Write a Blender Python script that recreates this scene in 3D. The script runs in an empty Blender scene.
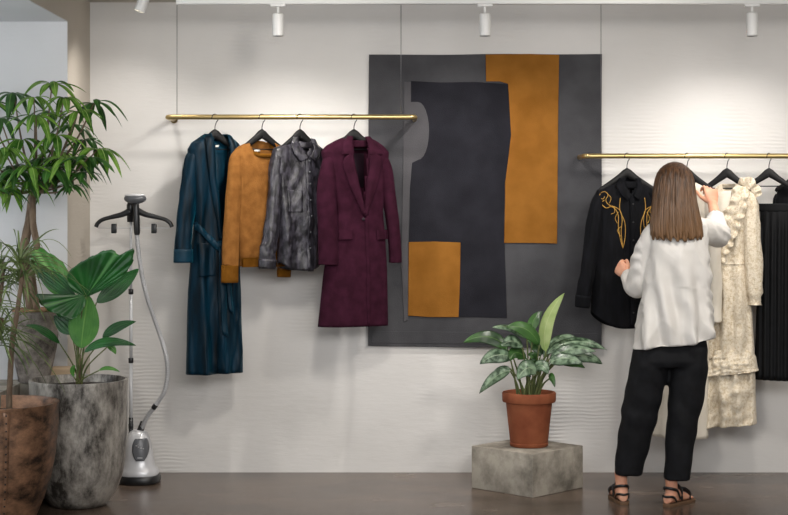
import bpy, math, random
from mathutils import Vector, noise, Matrix
import numpy as np
random.seed(7)
R = math.radians
F, CAMY, CAMZ, CX, HY = 1600.0, -8.81, 1.5, 394.0, 200.0
def W(px, py, Y):
    d = Y - CAMY
    return Vector(((px-CX)*d/F, Y, CAMZ-(py-HY)*d/F))
def N3(x, y=0.0, z=0.0): return noise.noise(Vector((x, y, z)))
col = bpy.context.scene.collection
ORIG = {}

# ------------------------------------------------------------------ objects
def link(o): col.objects.link(o); return o
def tag(o, label=None, cat=None, group=None, kind=None):
    if label: o['label'] = label
    if cat: o['category'] = cat
    if group: o['group'] = group
    if kind: o['kind'] = kind
    return o
def thing(name, loc, label, cat, group=None, rz=0.0):
    o = bpy.data.objects.new(name, None); o.empty_display_size = .1
    link(o); o.location = loc; o.rotation_euler = (0, 0, rz); ORIG[o.name] = Vector(loc)
    return tag(o, label, cat, group)
class MB:
    def __init__(s): s.v = []; s.f = []; s.uv = {}
    def add(s, vs, fs):
        b = len(s.v); s.v += [Vector(p) for p in vs]; s.f += [tuple(b+i for i in f) for f in fs]; return b
    def box(s, c, size, rz=0.0, bev=0.0):
        hx, hy, hz = [q/2 for q in size]; c = Vector(c); M = Matrix.Rotation(rz, 3, 'Z')
        if bev <= 0:
            vs = [c + M @ Vector((x*hx, y*hy, z*hz)) for x in (-1, 1) for y in (-1, 1) for z in (-1, 1)]
            s.add(vs, [(0,1,3,2),(4,6,7,5),(0,4,5,1),(2,3,7,6),(0,2,6,4),(1,5,7,3)]); return
        def ring(z, ins):
            out = []
            for (sx, sy, a0) in ((1,1,0),(-1,1,90),(-1,-1,180),(1,-1,270)):
                for k in range(4):
                    a = R(a0+k*30); r = bev-ins
                    out.append(c + M @ Vector((sx*(hx-bev)+r*math.cos(a), sy*(hy-bev)+r*math.sin(a), z)))
            return out
        rings = [ring(-hz, bev), ring(-hz+bev*.3, bev*.3), ring(-hz+bev, 0), ring(hz-bev, 0), ring(hz-bev*.3, bev*.3), ring(hz, bev*.999)]
        s.rings(rings, True, True)
    def rings(s, rs, cap0=False, cap1=False, closed=True):
        n = len(rs[0]); b = len(s.v)
        for r in rs: s.v += [Vector(p) for p in r]
        for j in range(len(rs)-1):
            for i in range(n if closed else n-1):
                i2 = (i+1) % n
                s.f.append((b+j*n+i, b+j*n+i2, b+(j+1)*n+i2, b+(j+1)*n+i))
        if cap0: s.f.append(tuple(b+i for i in reversed(range(n))))
        if cap1: s.f.append(tuple(b+(len(rs)-1)*n+i for i in range(n)))
        return b
    def lathe(s, prof, c=(0,0,0), n=48, wob=None):
        c = Vector(c); rs = []
        for (r, z) in prof:
            ring = []
            for i in range(n):
                a = 2*math.pi*i/n; rr = max(r, 1e-4)
                if wob: rr += wob(a, z)
                ring.append(c+Vector((rr*math.cos(a), rr*math.sin(a), z)))
            rs.append(ring)
        s.rings(rs, True, True)
    def tube(s, pts, rad, n=10, caps=True, flat=None, up=None, wob=None):
        """pts path; rad scalar/list; flat=(direction vector, factor list) makes the section elliptical"""
        pts = [Vector(p) for p in pts]; m = len(pts)
        rad = [rad]*m if (not hasattr(rad, '__len__') or isinstance(rad, tuple)) else rad
        ref = Vector(up) if up else None; rs = []; prev = None
        for j, p in enumerate(pts):
            t = (pts[min(j+1, m-1)]-pts[max(j-1, 0)]).normalized()
            if ref is not None: a = ref - t*ref.dot(t)
            elif prev is not None: a = prev - t*prev.dot(t)
            else:
                q = Vector((0,0,1)) if abs(t.z) < .9 else Vector((1,0,0)); a = q - t*q.dot(t)
            if a.length < 1e-5: a = t.orthogonal()
            a.normalize(); prev = a; b = t.cross(a)
            r = rad[j]; ra, rb = r if hasattr(r, '__len__') else (r, r)
            ring = []
            for i in range(n):
                g = 2*math.pi*i/n; k = 1.0
                if wob: k += wob(j/(m-1), g, p)
                ring.append(p + a*(ra*k*math.cos(g)) + b*(rb*k*math.sin(g)))
            rs.append(ring)
        s.rings(rs, caps, caps)
    def sphere(s, c, r, n=20, m=12, fn=None):
        c = Vector(c); r = Vector(r) if hasattr(r, '__len__') else Vector((r, r, r)); rs = []
        for j in range(m+1):
            th = math.pi*(j*.996+.002*m)/m
            ring = []
            for i in range(n):
                a = 2*math.pi*i/n
                d = Vector((math.sin(th)*math.cos(a), math.sin(th)*math.sin(a), -math.cos(th)))
                k = fn(d) if fn else 1.0
                ring.append(c+Vector((d.x*r.x, d.y*r.y, d.z*r.z))*k)
            rs.append(ring)
        s.rings(rs, True, True)
    def poly(s, pts, front, back):
        """prism of an x-z outline between two y values"""
        n = len(pts); vs = [Vector((x, front, z)) for x, z in pts]+[Vector((x, back, z)) for x, z in pts]
        s.add(vs, [tuple(range(n)), tuple(reversed(range(n, 2*n)))]+[(i, (i+1) % n+0, n+(i+1) % n, n+i) for i in range(n)])
    def build(s, name, mat, parent=None, local=False, smooth=True, solid=0.0, bevel=0.0, sub=0, auto=None):
        me = bpy.data.meshes.new(name)
        off = Vector((0,0,0))
        if parent is not None and not local: off = ORIG.get(parent.name, Vector((0,0,0)))
        me.from_pydata([tuple(v-off) for v in s.v], [], s.f); me.validate(); me.update()
        if len(me.vertices):
            import bmesh
            bm = bmesh.new(); bm.from_mesh(me)
            if s.uv:
                pass
            bmesh.ops.recalc_face_normals(bm, faces=bm.faces[:]) if not s.uv else None
            bm.to_mesh(me); bm.free()
        if s.uv:
            ul = me.uv_layers.new(name='UVMap')
            for l in me.loops:
                ul.data[l.index].uv = s.uv.get(l.vertex_index, (0, 0))
        if smooth: me.polygons.foreach_set('use_smooth', [True]*len(me.polygons))
        o = bpy.data.objects.new(name, me); link(o)
        if parent is not None:
            o.parent = parent; ORIG[o.name] = ORIG.get(parent.name, Vector((0,0,0)))
        if mat: me.materials.append(mat)
        if solid:
            m = o.modifiers.new('thick', 'SOLIDIFY'); m.thickness = solid; m.offset = 0
        if bevel:
            m = o.modifiers.new('bev', 'BEVEL'); m.width = bevel; m.segments = 2; m.limit_method = 'ANGLE'
        if sub:
            m = o.modifiers.new('sub', 'SUBSURF'); m.levels = sub; m.render_levels = sub
        if auto and smooth: me.set_sharp_from_angle(angle=R(auto))
        return o
def remesh(o, voxel, smooth_iter=4, fac=.5, disp=None, zk=1.0):
    m = o.modifiers.new('r', 'REMESH'); m.mode = 'VOXEL'; m.voxel_size = voxel; m.use_smooth_shade = True
    if smooth_iter:
        m2 = o.modifiers.new('s', 'SMOOTH'); m2.iterations = smooth_iter; m2.factor = fac
    dg = bpy.context.evaluated_depsgraph_get(); dg.update()
    me = bpy.data.meshes.new_from_object(o.evaluated_get(dg))
    o.modifiers.clear()
    mats = [mm for mm in o.data.materials]
    o.data = me
    if not me.materials:
        for mm in mats: me.materials.append(mm)
    if disp:
        off = ORIG.get(o.name, Vector((0,0,0)))
        new = [v.co + Vector((v.normal.x, v.normal.y, v.normal.z*zk))*disp(v.co+off, v.normal) for v in me.vertices]
        for v, c in zip(me.vertices, new): v.co = c
    me.polygons.foreach_set('use_smooth', [True]*len(me.polygons)); me.update()
    return o
def smooth_path(pts, n=8):
    pts = [Vector(p) for p in pts]; out = []
    for i in range(len(pts)-1):
        p0 = pts[max(i-1, 0)]; p1 = pts[i]; p2 = pts[i+1]; p3 = pts[min(i+2, len(pts)-1)]
        for k in range(n):
            t = k/n
            out.append(.5*((2*p1)+(p2-p0)*t+(2*p0-5*p1+4*p2-p3)*t*t+(-p0+3*p1-3*p2+p3)*t**3))
    out.append(pts[-1]); return out
def resample(pts, n):
    pts = [Vector(p) for p in pts]; L = [0]
    for a, b in zip(pts, pts[1:]): L.append(L[-1]+(b-a).length)
    out = []
    for k in range(n):
        d = L[-1]*k/(n-1)
        j = max(i for i in range(len(L)) if L[i] <= d+1e-9); j = min(j, len(pts)-2)
        t = (d-L[j])/max(L[j+1]-L[j], 1e-9); out.append(pts[j].lerp(pts[j+1], min(t, 1)))
    return out

# ------------------------------------------------------------------ materials
def srgb(h):
    h = h.lstrip('#'); c = [int(h[i:i+2], 16)/255 for i in (0, 2, 4)]
    return tuple((x/12.92 if x <= .04045 else ((x+.055)/1.055)**2.4) for x in c)+(1,)
def mat(name, a, b=None, rough=.6, metal=0.0, scale=8.0, stretch=(1,1,1), detail=4, bump=0.0, bscale=80.0, bstretch=None,
        sheen=0.0, sheen_col=None, coat=0.0, spec=.5, lo=.35, hi=.65, rvar=0.0, dist=.002, emit=0.0, wave=None, trans=0.0, sss=0.0, nrough=.5):
    m = bpy.data.materials.new(name); m.use_nodes = True; nt = m.node_tree; n = nt.nodes; L = nt.links
    P = n['Principled BSDF']; A = srgb(a); B = srgb(b) if b else A
    tc = n.new('ShaderNodeTexCoord'); mp = n.new('ShaderNodeMapping'); mp.inputs['Scale'].default_value = stretch
    L.new(tc.outputs['Object'], mp.inputs['Vector'])
    no = n.new('ShaderNodeTexNoise'); no.inputs['Scale'].default_value = scale; no.inputs['Detail'].default_value = detail; no.inputs['Roughness'].default_value = nrough
    L.new(mp.outputs['Vector'], no.inputs['Vector'])
    cr = n.new('ShaderNodeValToRGB'); cr.color_ramp.elements[0].position = lo; cr.color_ramp.elements[1].position = hi
    cr.color_ramp.elements[0].color = A; cr.color_ramp.elements[1].color = B
    L.new(no.outputs['Fac'], cr.inputs['Fac']); L.new(cr.outputs['Color'], P.inputs['Base Color'])
    P.inputs['Roughness'].default_value = rough; P.inputs['Metallic'].default_value = metal
    P.inputs['Specular IOR Level'].default_value = spec
    if rvar:
        mr = n.new('ShaderNodeMapRange'); mr.inputs['To Min'].default_value = rough-rvar; mr.inputs['To Max'].default_value = rough+rvar
        L.new(no.outputs['Fac'], mr.inputs['Value']); L.new(mr.outputs['Result'], P.inputs['Roughness'])
    if sheen:
        P.inputs['Sheen Weight'].default_value = sheen; P.inputs['Sheen Roughness'].default_value = .35
        P.inputs['Sheen Tint'].default_value = srgb(sheen_col) if sheen_col else (1,1,1,1)
    if coat: P.inputs['Coat Weight'].default_value = coat; P.inputs['Coat Roughness'].default_value = .15
    if trans: P.inputs['Transmission Weight'].default_value = trans
    if sss:
        P.inputs['Subsurface Weight'].default_value = sss; P.inputs['Subsurface Radius'].default_value = (1, .4, .2); P.inputs['Subsurface Scale'].default_value = .01
    if emit:
        P.inputs['Emission Color'].default_value = A; P.inputs['Emission Strength'].default_value = emit
    if bump:
        bp = n.new('ShaderNodeBump'); bp.inputs['Strength'].default_value = bump; bp.inputs['Distance'].default_value = dist
        mp2 = n.new('ShaderNodeMapping'); mp2.inputs['Scale'].default_value = bstretch or stretch
        L.new(tc.outputs['Object'], mp2.inputs['Vector'])
        if wave:
            t2 = n.new('ShaderNodeTexWave'); t2.bands_direction = wave; t2.inputs['Scale'].default_value = bscale; t2.inputs['Distortion'].default_value = 1.2
        else:
            t2 = n.new('ShaderNodeTexNoise'); t2.inputs['Scale'].default_value = bscale; t2.inputs['Detail'].default_value = 5
        L.new(mp2.outputs['Vector'], t2.inputs['Vector']); L.new(t2.outputs['Fac'], bp.inputs['Height']); L.new(bp.outputs['Normal'], P.inputs['Normal'])
    return m

def plaster(name, a, b):
    m = mat(name, a, b, rough=.85, scale=1.3, detail=6, lo=.3, hi=.7, spec=.25); nt = m.node_tree; n = nt.nodes; L = nt.links
    P = n['Principled BSDF']; tc = [x for x in n if x.type == 'TEX_COORD'][0]
    def nz(sc, st, det=6, rough=.6):
        mp = n.new('ShaderNodeMapping'); mp.inputs['Scale'].default_value = st; L.new(tc.outputs['Object'], mp.inputs['Vector'])
        t = n.new('ShaderNodeTexNoise'); t.inputs['Scale'].default_value = sc; t.inputs['Detail'].default_value = det; t.inputs['Roughness'].default_value = rough
        L.new(mp.outputs['Vector'], t.inputs['Vector']); return t.outputs['Fac']
    mid = nz(1.5, (1.3, 1.3, 1.0), 2); big = nz(1.0, (1, 1, 1.6), 4, .5)
    wv = n.new('ShaderNodeTexWave'); wv.bands_direction = 'Z'; wv.inputs['Scale'].default_value = 15; wv.inputs['Distortion'].default_value = 5; wv.inputs['Detail'].default_value = 3; wv.inputs['Detail Scale'].default_value = .7
    mpw = n.new('ShaderNodeMapping'); mpw.inputs['Scale'].default_value = (.5, .5, 1); L.new(tc.outputs['Object'], mpw.inputs['Vector']); L.new(mpw.outputs['Vector'], wv.inputs['Vector'])
    mr = n.new('ShaderNodeMapRange'); mr.inputs['From Min'].default_value = .56; mr.inputs['From Max'].default_value = .74; L.new(mid, mr.inputs['Value'])
    mul = n.new('ShaderNodeMath'); mul.operation = 'MULTIPLY'; L.new(wv.outputs['Fac'], mul.inputs[0]); L.new(mr.outputs['Result'], mul.inputs[1])
    m02 = n.new('ShaderNodeMath'); m02.operation = 'MULTIPLY'; m02.inputs[1].default_value = .24; L.new(mul.outputs[0], m02.inputs[0])
    ad = n.new('ShaderNodeMath'); ad.operation = 'MULTIPLY_ADD'; ad.inputs[1].default_value = 1.3; L.new(big, ad.inputs[0]); L.new(m02.outputs[0], ad.inputs[2])
    grit = nz(22, (.5, .5, 2.2), 5); ad2 = n.new('ShaderNodeMath'); ad2.operation = 'MULTIPLY_ADD'; ad2.inputs[1].default_value = .16; L.new(grit, ad2.inputs[0]); L.new(ad.outputs[0], ad2.inputs[2])
    bp = n.new('ShaderNodeBump'); bp.inputs['Strength'].default_value = .55; bp.inputs['Distance'].default_value = .017
    L.new(ad2.outputs[0], bp.inputs['Height']); L.new(bp.outputs['Normal'], P.inputs['Normal'])
    return m
def lacemat(name, a, hole):
    m = mat(name, a, a, rough=.8, spec=.2, sheen=.2); nt = m.node_tree; n = nt.nodes; L = nt.links; P = n['Principled BSDF']
    tc = [x for x in n if x.type == 'TEX_COORD'][0]
    vo = n.new('ShaderNodeTexVoronoi'); vo.inputs['Scale'].default_value = 120; vo.feature = 'DISTANCE_TO_EDGE'
    no = n.new('ShaderNodeTexNoise'); no.inputs['Scale'].default_value = 75; no.inputs['Detail'].default_value = 3
    L.new(tc.outputs['Object'], vo.inputs['Vector']); L.new(tc.outputs['Object'], no.inputs['Vector'])
    mr = n.new('ShaderNodeMapRange'); mr.inputs['From Min'].default_value = .05; mr.inputs['From Max'].default_value = .3; L.new(vo.outputs['Distance'], mr.inputs['Value'])
    mr2 = n.new('ShaderNodeMapRange'); mr2.inputs['From Min'].default_value = .48; mr2.inputs['From Max'].default_value = .60; L.new(no.outputs['Fac'], mr2.inputs['Value'])
    mx = n.new('ShaderNodeMath'); mx.operation = 'MULTIPLY_ADD'; mx.inputs[1].default_value = .45; L.new(mr.outputs['Result'], mx.inputs[0])
    m3 = n.new('ShaderNodeMath'); m3.operation = 'MULTIPLY'; m3.inputs[1].default_value = .5; L.new(mr2.outputs['Result'], m3.inputs[0]); L.new(m3.outputs[0], mx.inputs[2])
    mix = n.new('ShaderNodeMix'); mix.data_type = 'RGBA'; mix.inputs['A'].default_value = srgb(a); mix.inputs['B'].default_value = srgb(hole)
    L.new(mx.outputs[0], mix.inputs['Factor']); L.new(mix.outputs['Result'], P.inputs['Base Color'])
    bp = n.new('ShaderNodeBump'); bp.inputs['Strength'].default_value = .6; bp.inputs['Distance'].default_value = .003; bp.invert = True
    L.new(mx.outputs[0], bp.inputs['Height']); L.new(bp.outputs['Normal'], P.inputs['Normal'])
    return m
def leafmat(name, dark, light, mid, rough=.35, patch=0.0, rib=.06, trans=.15):
    m = bpy.data.materials.new(name); m.use_nodes = True; nt = m.node_tree; n = nt.nodes; L = nt.links; P = n['Principled BSDF']
    uv = n.new('ShaderNodeUVMap'); sp = n.new('ShaderNodeSeparateXYZ'); L.new(uv.outputs['UV'], sp.inputs[0])
    tc = n.new('ShaderNodeTexCoord'); no = n.new('ShaderNodeTexNoise'); no.inputs['Scale'].default_value = 9 if not patch else 34; no.inputs['Detail'].default_value = 3
    L.new(tc.outputs['Object'], no.inputs['Vector'])
    cr = n.new('ShaderNodeValToRGB'); cr.color_ramp.elements[0].position = .36; cr.color_ramp.elements[1].position = .64
    cr.color_ramp.elements[0].color = srgb(dark); cr.color_ramp.elements[1].color = srgb(light); L.new(no.outputs['Fac'], cr.inputs['Fac'])
    ab = n.new('ShaderNodeMath'); ab.operation = 'SUBTRACT'; ab.inputs[1].default_value = .5; L.new(sp.outputs['X'], ab.inputs[0])
    a2 = n.new('ShaderNodeMath'); a2.operation = 'ABSOLUTE'; L.new(ab.outputs[0], a2.inputs[0])
    mr = n.new('ShaderNodeMapRange'); mr.inputs['From Min'].default_value = 0; mr.inputs['From Max'].default_value = rib
    mr.inputs['To Min'].default_value = .8; mr.inputs['To Max'].default_value = 0; L.new(a2.outputs[0], mr.inputs['Value'])
    mix = n.new('ShaderNodeMix'); mix.data_type = 'RGBA'; L.new(mr.outputs['Result'], mix.inputs['Factor'])
    L.new(cr.outputs['Color'], mix.inputs['A']); mix.inputs['B'].default_value = srgb(mid); src = mix.outputs['Result']
    if patch:   # dark margin, pale centre
        mr2 = n.new('ShaderNodeMapRange'); mr2.inputs['From Min'].default_value = .30; mr2.inputs['From Max'].default_value = .46; L.new(a2.outputs[0], mr2.inputs['Value'])
        mm = n.new('ShaderNodeMath'); mm.operation = 'MULTIPLY'; mm.inputs[1].default_value = patch; L.new(mr2.outputs['Result'], mm.inputs[0])
        mx2 = n.new('ShaderNodeMix'); mx2.data_type = 'RGBA'; L.new(mm.outputs[0], mx2.inputs['Factor']); L.new(src, mx2.inputs['A']); mx2.inputs['B'].default_value = srgb(dark); src = mx2.outputs['Result']
    L.new(src, P.inputs['Base Color']); P.inputs['Roughness'].default_value = rough; P.inputs['Specular IOR Level'].default_value = .5
    tr = n.new('ShaderNodeBsdfTranslucent'); L.new(src, tr.inputs['Color']); ms = n.new('ShaderNodeMixShader'); ms.inputs[0].default_value = trans
    out = n['Material Output']; L.new(P.outputs[0], ms.inputs[1]); L.new(tr.outputs[0], ms.inputs[2]); L.new(ms.outputs[0], out.inputs['Surface'])
    return m

M = {}
M['wall'] = plaster('plaster', '#cfcdca', '#dcdad8')
M['pier'] = plaster('plaster_beige', '#b3ab9f', '#c0b8ad')
M['jamb'] = plaster('plaster_cool', '#c6c7c8', '#d2d2d3')
M['ceil'] = mat('ceiling_paint', '#bdb8b0', rough=.9)
M['floor'] = mat('polished_concrete', '#43372f', '#6a5b50', rough=.25, scale=1.7, stretch=(1, 2.4, 1), detail=3, rvar=.08, lo=.3, hi=.72, spec=.55)
M['white_metal'] = mat('white_metal', '#e6e6e4', rough=.4)
M['dark_metal'] = mat('dark_metal', '#202022', rough=.4, metal=.4)
M['cable'] = mat('steel_cable', '#77777a', rough=.4, metal=.7)
M['brass'] = mat('brass', '#b09a68', '#bfaa78', rough=.36, metal=.9, scale=3)
M['hanger'] = mat('black_hanger', '#0b0b0c', '#121213', rough=.6, spec=.3)
M['hook'] = mat('black_wire', '#141415', rough=.45, metal=.2)
M['lens'] = mat('spot_lens', '#fff4e0', emit=6)
M['cloth_grey'] = mat('tapestry_grey', '#404043', '#4c4c4f', rough=.95, scale=5, bump=.8, bscale=230, spec=.08, dist=.003)
M['cloth_grey2'] = mat('tapestry_mid_grey', '#4b4a4d', '#555457', rough=.95, scale=5, bump=.8, bscale=230, spec=.08, dist=.003)
M['cloth_dark'] = mat('tapestry_charcoal', '#1f1f24', '#29292f', rough=.95, scale=5, bump=.8, bscale=230, spec=.08, dist=.003)
M['cloth_gold'] = mat('tapestry_gold', '#7d5220', '#8d5f29', rough=.95, scale=7, bump=.8, bscale=210, spec=.05, dist=.003)
M['velvet'] = mat('teal_velvet', '#010d15', '#032536', rough=.5, scale=11, stretch=(3,3,.35), sheen=.3, sheen_col='#0f86a4', spec=.14, bump=.3, bscale=45, bstretch=(1,1,.15), dist=.008)
M['velvet_l'] = mat('teal_velvet_sash', '#04202e', '#073042', rough=.5, scale=7, sheen=.35, sheen_col='#1f88a0', spec=.2)
M['knit'] = mat('gold_knit', '#7b5026', '#8d5f30', rough=.95, scale=26, bump=.9, bscale=200, spec=.08, sheen=.1, sheen_col='#e0a050', dist=.004)
M['rib'] = mat('gold_rib', '#75490f', '#87581c', rough=.95, scale=30, bump=.9, bscale=60, wave='X', spec=.1, dist=.004)
M['satin'] = mat('grey_satin', '#17161b', '#3a3841', rough=.4, scale=44, stretch=(1,1,.6), bump=.8, bscale=40, bstretch=(1,1,.5), spec=.5, lo=.42, hi=.62, dist=.007, nrough=.6)
M['wool'] = mat('burgundy_wool', '#2b111d', '#361726', rough=.95, scale=20, bump=.5, bscale=260, spec=.06, sheen=.08, sheen_col='#9a5080', dist=.003)
M['wool_d'] = mat('burgundy_lining', '#1c0a17', '#26101f', rough=.6, scale=20)
M['linen'] = mat('black_linen', '#06070a', '#0d0e13', rough=.85, scale=50, stretch=(1,1,.2), bump=.5, bscale=110, spec=.15, dist=.003)
M['goldthread'] = mat('gold_thread', '#b98d3c', '#d0a552', rough=.45, metal=.5, scale=90)
M['lace'] = lacemat('cream_lace', '#e0d6c4', '#b8a584')
M['ivory'] = mat('ivory_cotton', '#d3ccbe', '#ddd6c9', rough=.8, scale=10, bump=.2, bscale=60, spec=.2)
M['pleat'] = mat('black_pleated', '#060709', '#0b0c0f', rough=.7, scale=20, spec=.2)
M['skin'] = mat('skin', '#c98f74', '#d9a388', rough=.5, scale=12, sss=.15, spec=.4)
M['silk'] = mat('white_silk_blouse', '#d0cdc8', '#d7d4d0', rough=.5, scale=10, bump=.12, bscale=70, spec=.4, sheen=.1)
M['trouser'] = mat('black_trousers', '#0c0d10', '#131418', rough=.8, scale=30, spec=.25, bump=.2, bscale=90)
M['leather'] = mat('black_strap', '#0f0e0e', rough=.4)
M['sole'] = mat('tan_sole', '#5c4430', '#6b5038', rough=.7, scale=60)
M['terra'] = mat('terracotta', '#7c4129', '#925538', rough=.85, scale=9, detail=6, bump=.15, bscale=70, spec=.3)
M['soil'] = mat('soil', '#1c140f', '#33261c', rough=1, scale=60, bump=1, bscale=70, dist=.01)
M['concrete'] = mat('concrete', '#6b665d', '#aca599', rough=.88, scale=5, detail=12, bump=.5, bscale=45, lo=.36, hi=.60, spec=.25, nrough=.66)
M['silverpot'] = mat('aged_silver', '#3a3632', '#b5b0a8', rough=.42, metal=.3, scale=9, stretch=(1,1,.5), detail=12, rvar=.12, bump=.5, bscale=25, lo=.40, hi=.62, nrough=.72)
M['bronzepot'] = mat('aged_bronze', '#2a211c', '#a37b5f', rough=.4, metal=.35, scale=6, stretch=(1,1,1.5), detail=12, rvar=.12, bump=.4, bscale=22, lo=.38, hi=.64, nrough=.7)
M['claypot'] = mat('weathered_clay', '#4f4843', '#938b83', rough=.9, scale=9, detail=12, bump=.5, bscale=40, nrough=.7, lo=.4, hi=.6)
M['rimpot'] = mat('weathered_rim', '#7a5a45', '#a07a5c', rough=.9, scale=20)
M['bench'] = mat('bench_board', '#9a8468', '#ac967a', rough=.7, scale=6, stretch=(1,6,6))
M['bark'] = mat('bark', '#5a4a3c', '#7d6b58', rough=.95, scale=30, stretch=(1,1,.4), bump=.8, bscale=50, dist=.006)
M['barkg'] = mat('green_stem', '#4d5a30', '#6b7344', rough=.7, scale=20)
M['silver'] = mat('silver_plastic', '#bfc0c3', '#c9cacd', rough=.3, metal=.25)
M['alu'] = mat('aluminium', '#c0c1c4', rough=.4, spec=.6)
M['hose'] = mat('steel_hose', '#b4b5b8', '#d2d3d6', rough=.35, spec=.6, bump=1, bscale=60, wave='Z', dist=.004)
M['blackpl'] = mat('black_plastic', '#17181a', '#1d1e20', rough=.35)
M['greypl'] = mat('grey_plastic', '#55575b', rough=.3)
M['white'] = mat('white_label', '#e8e6e0', rough=.8)
M['glass'] = mat('window_glass', '#ffffff', rough=.02, trans=1.0)
M['leaf_tree'] = leafmat('leaf_tree', '#35611f', '#82ad48', '#b4d078', rough=.25, trans=.3)
M['leaf_fan'] = leafmat('leaf_fan', '#15431a', '#25662a', '#4a8a3a', rough=.33, rib=.02)
M['leaf_fanl'] = leafmat('leaf_fan_light', '#3f7d33', '#5d9a44', '#8cbc62', rough=.35, rib=.03, trans=.3)
M['leaf_agl'] = leafmat('leaf_variegated', '#27402a', '#87a084', '#a5b896', rough=.33, patch=.9, rib=.03)
M['leaf_agl2'] = leafmat('leaf_green', '#1d3a1a', '#3f6830', '#6f8f50', rough=.33, rib=.03)
M['leaf_young'] = leafmat('leaf_young', '#8fa860', '#b4c487', '#cbd6a0', rough=.38, rib=.03, trans=.3)
M['leaf_drac'] = leafmat('leaf_dracaena', '#3c4c2a', '#7f9058', '#93a068', rough=.38, rib=.02, trans=.2)
M['leaf_vine'] = leafmat('leaf_vine', '#44513a', '#7c8a64', '#8f9a70', rough=.5)

# ------------------------------------------------------------------ setting
def struct(o): o['kind'] = 'structure'; return o
XL, XR, YF, ZC = -1.674, 4.6, -10.5, 2.588
m = MB(); m.box((1.2, -5.2, -.05), (8.4, 10.9, .1)); struct(m.build('floor', M['floor'], smooth=False))
m = MB(); m.box((1.2, -5.2, ZC+.05), (8.4, 10.9, .1)); struct(m.build('ceiling', M['ceil'], smooth=False))
m = MB(); m.box((1.3, .06, 1.3), (6.6, .12, 2.62)); struct(m.build('wall_back', M['wall'], smooth=False))
m = MB()
m.box((XL-.5, -.3, 1.3), (1.0, .6, 2.62))                       # pier beside the corner
m.box((XL-.5, -2.0, 2.505), (1.0, 2.8, .172))                   # lintel above the opening
m.box((XL-.5, -6.95, 1.3), (1.0, 7.1, 2.62))                    # wall toward the street
struct(m.build('wall_left', M['pier'], smooth=False))
m = MB(); m.box((XL-.5, -.6-.004, 1.21), (.998, .006, 2.418)); struct(m.build('trim_1', M['jamb'], smooth=False))
m = MB(); m.box((XL-.5, -2.0, 2.417), (.998, 2.79, .004)); struct(m.build('trim_2', M['jamb'], smooth=False))
m = MB(); m.box((XR+.06, -5.2, 1.3), (.12, 10.9, 2.62)); struct(m.build('wall_right', M['pier'], smooth=False))
# window at the far side of the recess
m = MB()
for y in (-.66, -2.0, -3.34): m.box((-2.62, y, 1.5), (.06, .06, 1.84))
for z in (.60, 1.6, 2.38): m.box((-2.62, -2.0, z), (.06, 2.74, .06))
m.box((-2.64, -2.0, .285), (.06, 2.8, .57))
wf = struct(m.build('window_1', M['white_metal'], smooth=False))
m = MB(); m.box((-2.64, -2.0, 1.5), (.006, 2.7, 1.78)); g = m.build('pane', M['glass'], wf, smooth=False)
# low bench in the recess behind the pots
m = MB(); m.box((-2.1, -.69, .29), (.9, .155, .58)); m.box((-2.19, -1.0, .29), (.62, .47, .58)); struct(m.build('trim_3', M['concrete'], smooth=False))
o = MB()
o.box((-1.695, -.67, .615), (.125, .11, .07), bev=.006); blk = o.build('wooden_block', M['bench'], auto=40)
tag(blk, 'pale wooden block beside the weathered urn behind the silver planter', 'block')

# ------------------------------------------------------------------ track and spotlights
SY = -.80
t0 = W(177, 0, SY).x; t1 = 3.4
tr = thing('ceiling_track', ((t0+t1)/2, SY, 2.48), 'white lighting track running along the top of the wall', 'track')
m = MB(); m.box(((t0+t1)/2, SY, 2.497), (t1-t0, .036, .034), bev=.003); m.build('rail', M['white_metal'], tr, auto=40)
m = MB(); m.box((t0+.012, SY, 2.497), (.03, .04, .038), bev=.003); m.build('end_cap', M['white_metal'], tr, auto=40)
for x in (t0+.3, t0+1.9, t0+3.5):
    m = MB(); m.tube([(x, SY, 2.515), (x, SY, ZC)], .006, 8); m.build('suspension_rod', M['white_metal'], tr)
def spot(px, top, bot, tilt, label, aim, power, Y=SY, track=True):
    p = W(px, top, Y); q = W(px, bot, Y); h = p.z-q.z; r = .0285
    t = thing('track_spotlight', (p.x, Y, p.z), label, 'spotlight', 'white spotlights on the ceiling')
    m = MB()
    if track: m.box((p.x, Y, 2.474), (.075, .03, .014), bev=.003)
    else: m.box((p.x, Y, ZC-.015), (.09, .09, .03), bev=.006)
    m.build('adapter', M['white_metal'], t, auto=40)
    m = MB(); m.tube([(p.x, Y, p.z-.004), (p.x, Y, 2.476 if track else ZC-.02)], .0065, 10); m.build('stem', M['white_metal'], t)
    d = Vector(tilt).normalized(); P0 = Vector((p.x, Y, p.z)); P1 = P0+d*h
    m = MB(); m.tube([P0, P0+d*.003, P0+d*.01, P1-d*.002, P1, P1, P1-d*.012], [r*.8, r*.95, r, r, r*.98, r*.88, r*.85], 28); m.build('lamp_body', M['white_metal'], t, auto=40)
    m = MB(); m.tube([P1-d*.010, P1-d*.006], r*.84, 24); m.build('lens', M['lens'], t)
    L = bpy.data.lights.new('spot_lamp', 'SPOT'); L.energy = power; L.spot_size = R(118); L.spot_blend = .8; L.shadow_soft_size = .035; L.color = (1, .95, .89)
    lo = bpy.data.objects.new('spot_lamp', L); link(lo); lo.location = P1+d*.006
    lo.rotation_euler = (Vector(aim)).to_track_quat('-Z', 'Y').to_euler()
EN = 52
spot(278, 13.5, 36, (0,0,-1), 'white track spotlight above the gold sweater and teal robe', (0,.55,-1), EN)
spot(485, 13.5, 36, (0,0,-1), 'white track spotlight above the gold panel of the wall hanging', (0,.55,-1), EN)
spot(752, 12.5, 36, (0,0,-1), 'white track spotlight at the right end above the pleated skirt', (0,.55,-1), EN*.9)
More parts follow.
